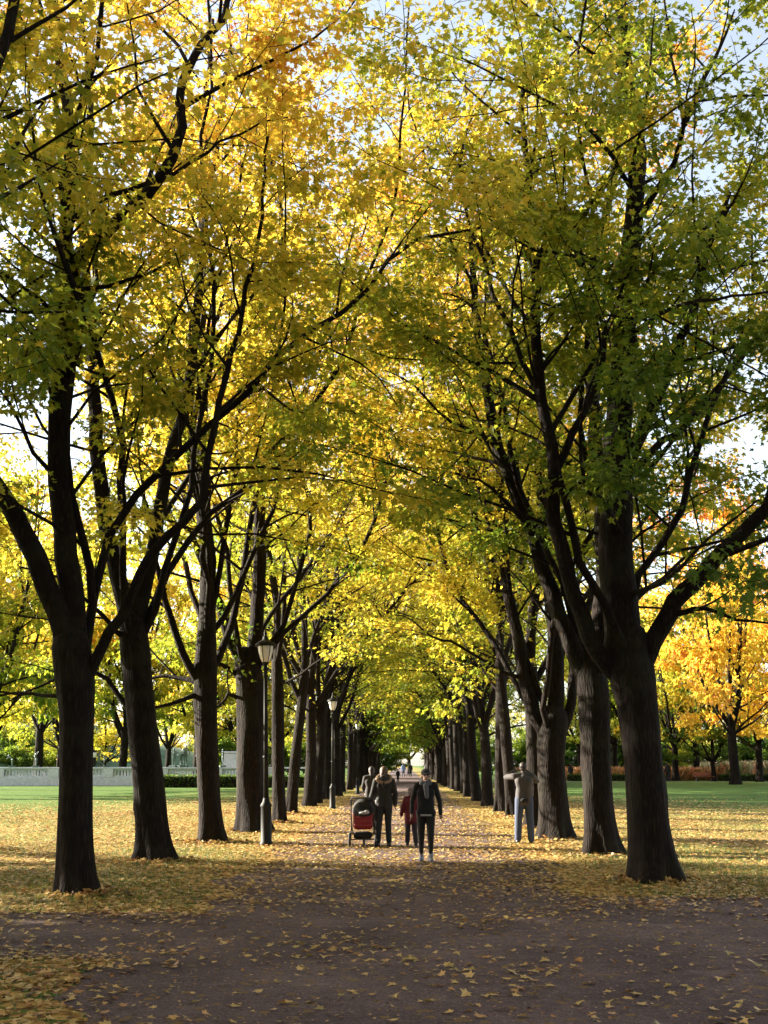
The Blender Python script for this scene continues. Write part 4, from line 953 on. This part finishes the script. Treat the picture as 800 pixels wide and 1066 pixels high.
# ---------------------------------------------------------------- stroller
g = G(378, 882)
st = empty('stroller', (g[0], g[1] + .12, 0), 'red three wheeled stroller with a black hood beside the woman with the fur hood', 'stroller')
# faces away: handle towards the viewer (-Y), front wheel +Y
SRED = cloth('stroller_red', (.17, .004, .009), .6); TYRE = simple('tyre_rubber', (.018, .018, .018), .8); ALU = simple('grey_metal', (.25, .25, .27), .35, .8, bmp=0)
m = MB()
for q in (-1, 1):
    m.tube([(q * .25, -.30, 1.0), (q * .255, -.2, .80), (q * .25, 0, .45), (q * .22, .1, .26), (q * .05, .55, .18)], .013)
    m.tube([(q * .25, 0, .45), (q * .26, -.22, .17)], .013)
m.tube([(-.27, -.22, .17), (.27, -.22, .17)], .013); m.build('frame', FLEECE, st, True)
MB().tube([(-.25, -.29, .99), (-.24, -.34, 1.03), (.24, -.34, 1.03), (.25, -.29, .99)], .019).build('handle', FLEECE, st, True)
def wheel(x, y, rr, wdt):
    t_ = MB(); n = 28; Mx = Matrix.Rotation(math.pi / 2, 3, 'Y')
    t_.lathe([(rr * .72, -wdt / 2), (rr * .92, -wdt / 2), (rr, -wdt / 4), (rr, wdt / 4), (rr * .92, wdt / 2), (rr * .72, wdt / 2), (rr * .72, -wdt / 2)], n, (x, y, rr), M=Mx)
    wh = t_.build('wheel', TYRE, st, True); h_ = MB(); h_.lathe([(.03, -.03), (.03, .03)], 12, (x, y, rr), M=Mx)
    for i in range(6):
        a = i * math.pi / 3; h_.tube([(x, y, rr), (x, y + math.cos(a) * rr * .74, rr + math.sin(a) * rr * .74)], .01, 6)
    h_.build('rim', ALU, wh, True)
wheel(-.28, -.22, .155, .05); wheel(.28, -.22, .155, .05); wheel(0, .55, .14, .045)
m = MB(); m.box((0, -.11, .58), (.43, .10, .40), bev=.045, rx=R(-12)); m.box((0, .10, .42), (.42, .42, .12), bev=.05); m.cap((-.16, -.16, .46), (.16, -.16, .46), .05, .05); m.fuse('seat', SRED, st, .012, 3)
m = MB()   # hood: an open ribbed shell
vs, fs = [], []; nu, nv = 12, 16
for i in range(nu + 1):
    a = R(-20 + 150 * i / nu)
    for j in range(nv + 1):
        b_ = math.pi * j / nv; k = 1 - .02 * (i % 3 == 0)
        vs.append((.235 * math.cos(b_) * k, .02 - .30 * math.cos(a) * math.sin(b_) * k + .04, .72 + .29 * math.sin(a) * math.sin(b_) * k + .0))
for i in range(nu):
    for j in range(nv): a = i * (nv + 1) + j; fs.append((a, a + 1, a + nv + 2, a + nv + 1))
hood = m.add(vs, fs).build('hood', BLACK, st, True); sm = hood.modifiers.new('t', 'SOLIDIFY'); sm.thickness = .012
MB().tube([(.24 * math.cos(math.pi * j / 12), .06 - .31 * math.cos(R(-20)) * math.sin(math.pi * j / 12), .72 + .29 * math.sin(R(-20)) * math.sin(math.pi * j / 12)) for j in range(13)], .014).build('hood_trim', SRED, st, True)
m = MB(); m.ell((.03, -.24, .72), (.12, .07, .035)); m.ell((.08, -.24, .75), (.05, .05, .03)); m.fuse('blanket', WHITE, st, .01, 2)
m = MB(); m.box((0, .0, .24), (.40, .42, .14), bev=.05); m.build('basket', BLACK, st)

# ---------------------------------------------------------------- fallen leaves and grass blades
def litter():
    rg = np.random.default_rng(77); Ps = []
    def patch(x0, x1, y0, y1, dens):
        n = int((x1 - x0) * (y1 - y0) * dens); Ps.append(np.c_[rg.uniform(x0, x1, n), rg.uniform(y0, y1, n), np.full(n, 0.)])
    nz = lambda p: .5 + .25 * np.sin(p[:, 0] * 1.1 + 2 * np.sin(p[:, 1] * .7)) + .25 * np.sin(p[:, 1] * 1.9 + 1.5 * np.sin(p[:, 0] * 1.7))
    patch(-7, 7, 5.5, 15.5, 300); patch(-11, 11, 15.5, 26, 300); patch(-18, 18, 26, 42, 190); patch(-28, 28, 42, 80, 75)
    P = np.concatenate(Ps); x, y = P[:, 0], P[:, 1]; q = nz(P)
    d = np.full(len(P), 300.)
    el = np.array([p_left(v) for v in y]); er = np.array([min(p_right(v), 50) for v in y])
    onp = (x > el) & (x < er)
    dist = np.minimum(x - el, er - x)
    dp = np.where(y < 15, 14 + 46 * q ** 3, np.where(y < 19.5, 34 + 50 * q ** 2, np.where(np.abs(x - .5) > 1.0, 120 + 110 * q, 75 + 95 * q)))       # on the path
    dp = dp + 110 * np.exp(-np.maximum(dist, 0) / .35) * (y > 14.2) + 55 * np.exp(-np.maximum(x - el, 0) / .3) * (y <= 10.9)
    dp = np.where((y > 34), dp * .8, dp)
    strip_ = (y > 10.9) & (y < 13.9) & (x < -2.0); dp = np.where(strip_, 10 + 30 * q + 150 * np.exp(-np.minimum(y - 10.9, 13.9 - y) / (.25 + .5 * q)), dp)
    dp = np.where((x > 2.3) & (y < 15.8), dp + 150 * np.exp(-np.maximum(15.6 - y, 0) / (.2 + .9 * q)), dp)
    dp = np.where((x > -2.4) & (x < 2.4) & (y > 12.5) & (y < 20), dp + 45 * q * np.clip((y - 12.5) / 4, 0, 1), dp)
    dg_ = np.where(y < 11.2, 200 + 100 * q, np.where(y < 15.6, 90 + 150 * q, 170 + 130 * q)) * np.clip(1.3 - np.abs(x) / 19, .05, 1) * (.66 + .34 * np.sin(x * .55 + 1 + np.sin(y * .4)) * np.sin(y * .37))
    d = np.where(onp, dp, dg_)
    cap_ = np.where(y < 26, 300, np.where(y < 42, 190, 75)); d = np.where(y < 26, d, np.where(y < 42, d * .75, d * .4 * np.clip((70 - y) / 30 + .6 * (q - .5) - .03 * np.maximum(0, np.abs(x) - 6), 0, 1)))
    P = P[rg.random(len(P)) < d / cap_]; n = len(P)
    P[:, 2] = .012 + rg.uniform(0, .02, n)
    sz = rg.uniform(.035, .10, n) * np.where(P[:, 1] > 40, 1.25, 1)
    N = rg.normal(0, .2, (n, 3)); N[:, 2] = 1; N /= np.linalg.norm(N, axis=1)[:, None]
    a = rg.uniform(0, 6.28, n); A = np.c_[np.cos(a), np.sin(a), rg.normal(0, .10, n)]
    tint = np.clip(rg.beta(1.6, 1.7, n) + .13 * (P[:, 1] < 16) * rg.random(n) + .12 * np.sin(P[:, 0] * 1.7 + np.sin(P[:, 1])), 0, 1)
    # leaves drifted against the feet of the trunks
    H_ = []
    k0 = 6500; cr_ = np.c_[rg.uniform(-6, 7, k0), rg.uniform(5.5, 18, k0), np.full(k0, .008)]      # crumbled bits of leaf
    P = np.concatenate([P, cr_]); sz = np.concatenate([sz, rg.uniform(.012, .035, k0)]); n0 = rg.normal(0, .2, (k0, 3)); n0[:, 2] = 1; N = np.concatenate([N, n0 / np.linalg.norm(n0, axis=1)[:, None]])
    aa = rg.uniform(0, 6.28, k0); A = np.concatenate([A, np.c_[np.cos(aa), np.sin(aa), 0 * aa]]); tint = np.concatenate([tint, np.clip(rg.normal(.75, .2, k0), 0, 1)])
    for bx, by in [G(*q)[:2] for q in ((80, 932), (162, 897), (220, 877), (263, 866), (681, 918), (626, 890), (577, 874), (557, 862), (534, 851), (291, 857), (303, 847.5))]:
        k_ = 420; aa = rg.uniform(0, 6.28, k_); rr = .28 + np.abs(rg.normal(0, .30, k_)); H_.append(np.c_[bx + rr * np.cos(aa), by + rr * np.sin(aa), .02 + rg.uniform(0, .09, k_) * np.exp(-(rr - .28) / .25)])
    H_ = np.concatenate(H_); k_ = len(H_); P = np.concatenate([P, H_]); sz = np.concatenate([sz, rg.uniform(.06, .13, k_)])
    N2 = rg.normal(0, .45, (k_, 3)); N2[:, 2] = 1; N2 /= np.linalg.norm(N2, axis=1)[:, None]; N = np.concatenate([N, N2])
    aa = rg.uniform(0, 6.28, k_); A = np.concatenate([A, np.c_[np.cos(aa), np.sin(aa), rg.normal(0, .3, k_)]]); tint = np.concatenate([tint, np.clip(rg.normal(.62, .22, k_), 0, 1)])
    near = P[:, 1] < 22
    for nm, msk, lod in (('fallen_leaves', near, 0), ('leaf_carpet', ~near, 2)):
        o = link(nm, leaves_mesh(nm, P[msk], A[msk], N[msk], sz[msk], tint[msk], lod, LITTER, fold=.13)); o.color = (.5, 0, 0, 1)
        tag(o, 'fallen yellow maple leaves scattered over the near path and grass' if lod == 0 else 'thick carpet of fallen yellow leaves under the further trees', 'leaves', kind='stuff')
litter()
def grass():
    rg = np.random.default_rng(78); Ps = []
    for x0, x1, y0, y1, dn in ((-8, -2.4, 6, 11, 160), (-9, -2.6, 13.9, 24, 420), (3, 11, 15.6, 24, 350), (-16, -2.8, 24, 36, 110), (3, 16, 24, 40, 110)):
        n = int((x1 - x0) * (y1 - y0) * dn); P = np.c_[rg.uniform(x0, x1, n), rg.uniform(y0, y1, n), np.zeros(n)]
        k = np.sin(P[:, 0] * 1.3 + 1) + np.sin(P[:, 1] * 1.1 + P[:, 0]) + rg.normal(0, .8, n) > .1
        bare = np.array([(p_left(v) - .1 < u < p_right(v) + .1) for u, v in P[:, :2]]); P = P[k & ~bare]; Ps.append(P)
    for bx, by in ((G(80, 932)[0], G(80, 932)[1]), (G(681, 918)[0], G(681, 918)[1]), (G(162, 897)[0], G(162, 897)[1]), (G(626, 890)[0], G(626, 890)[1])):
        n = 1100; a = rg.uniform(0, 6.28, n); rr = .3 + np.abs(rg.normal(0, .35, n)); Ps.append(np.c_[bx + rr * np.cos(a), by + rr * np.sin(a), np.zeros(n)])
    P = np.concatenate(Ps); n = len(P); A = rg.normal(0, .45, (n, 3)); A[:, 2] = 1; N = rg.normal(0, 1, (n, 3)); N[:, 2] = 0; N /= np.linalg.norm(N, axis=1)[:, None]
    old = LEAF_SHAPES[2]; LEAF_SHAPES[2] = np.array([(-.05, 0), (0, 1.), (.05, 0)])
    m = leaf_mat('grass_blade', .3, [(0, (.05, .10, .02)), (.6, (.11, .19, .035)), (1, (.25, .25, .08))], 1)
    o = link('grass', leaves_mesh('grass', P, A, N, rg.uniform(.04, .10, n), rg.uniform(0, 1, n), 2, m)); LEAF_SHAPES[2] = old; o.color = (.5, 0, 0, 1)
    tag(o, 'short green grass poking through the leaves', 'grass', kind='stuff')
grass()
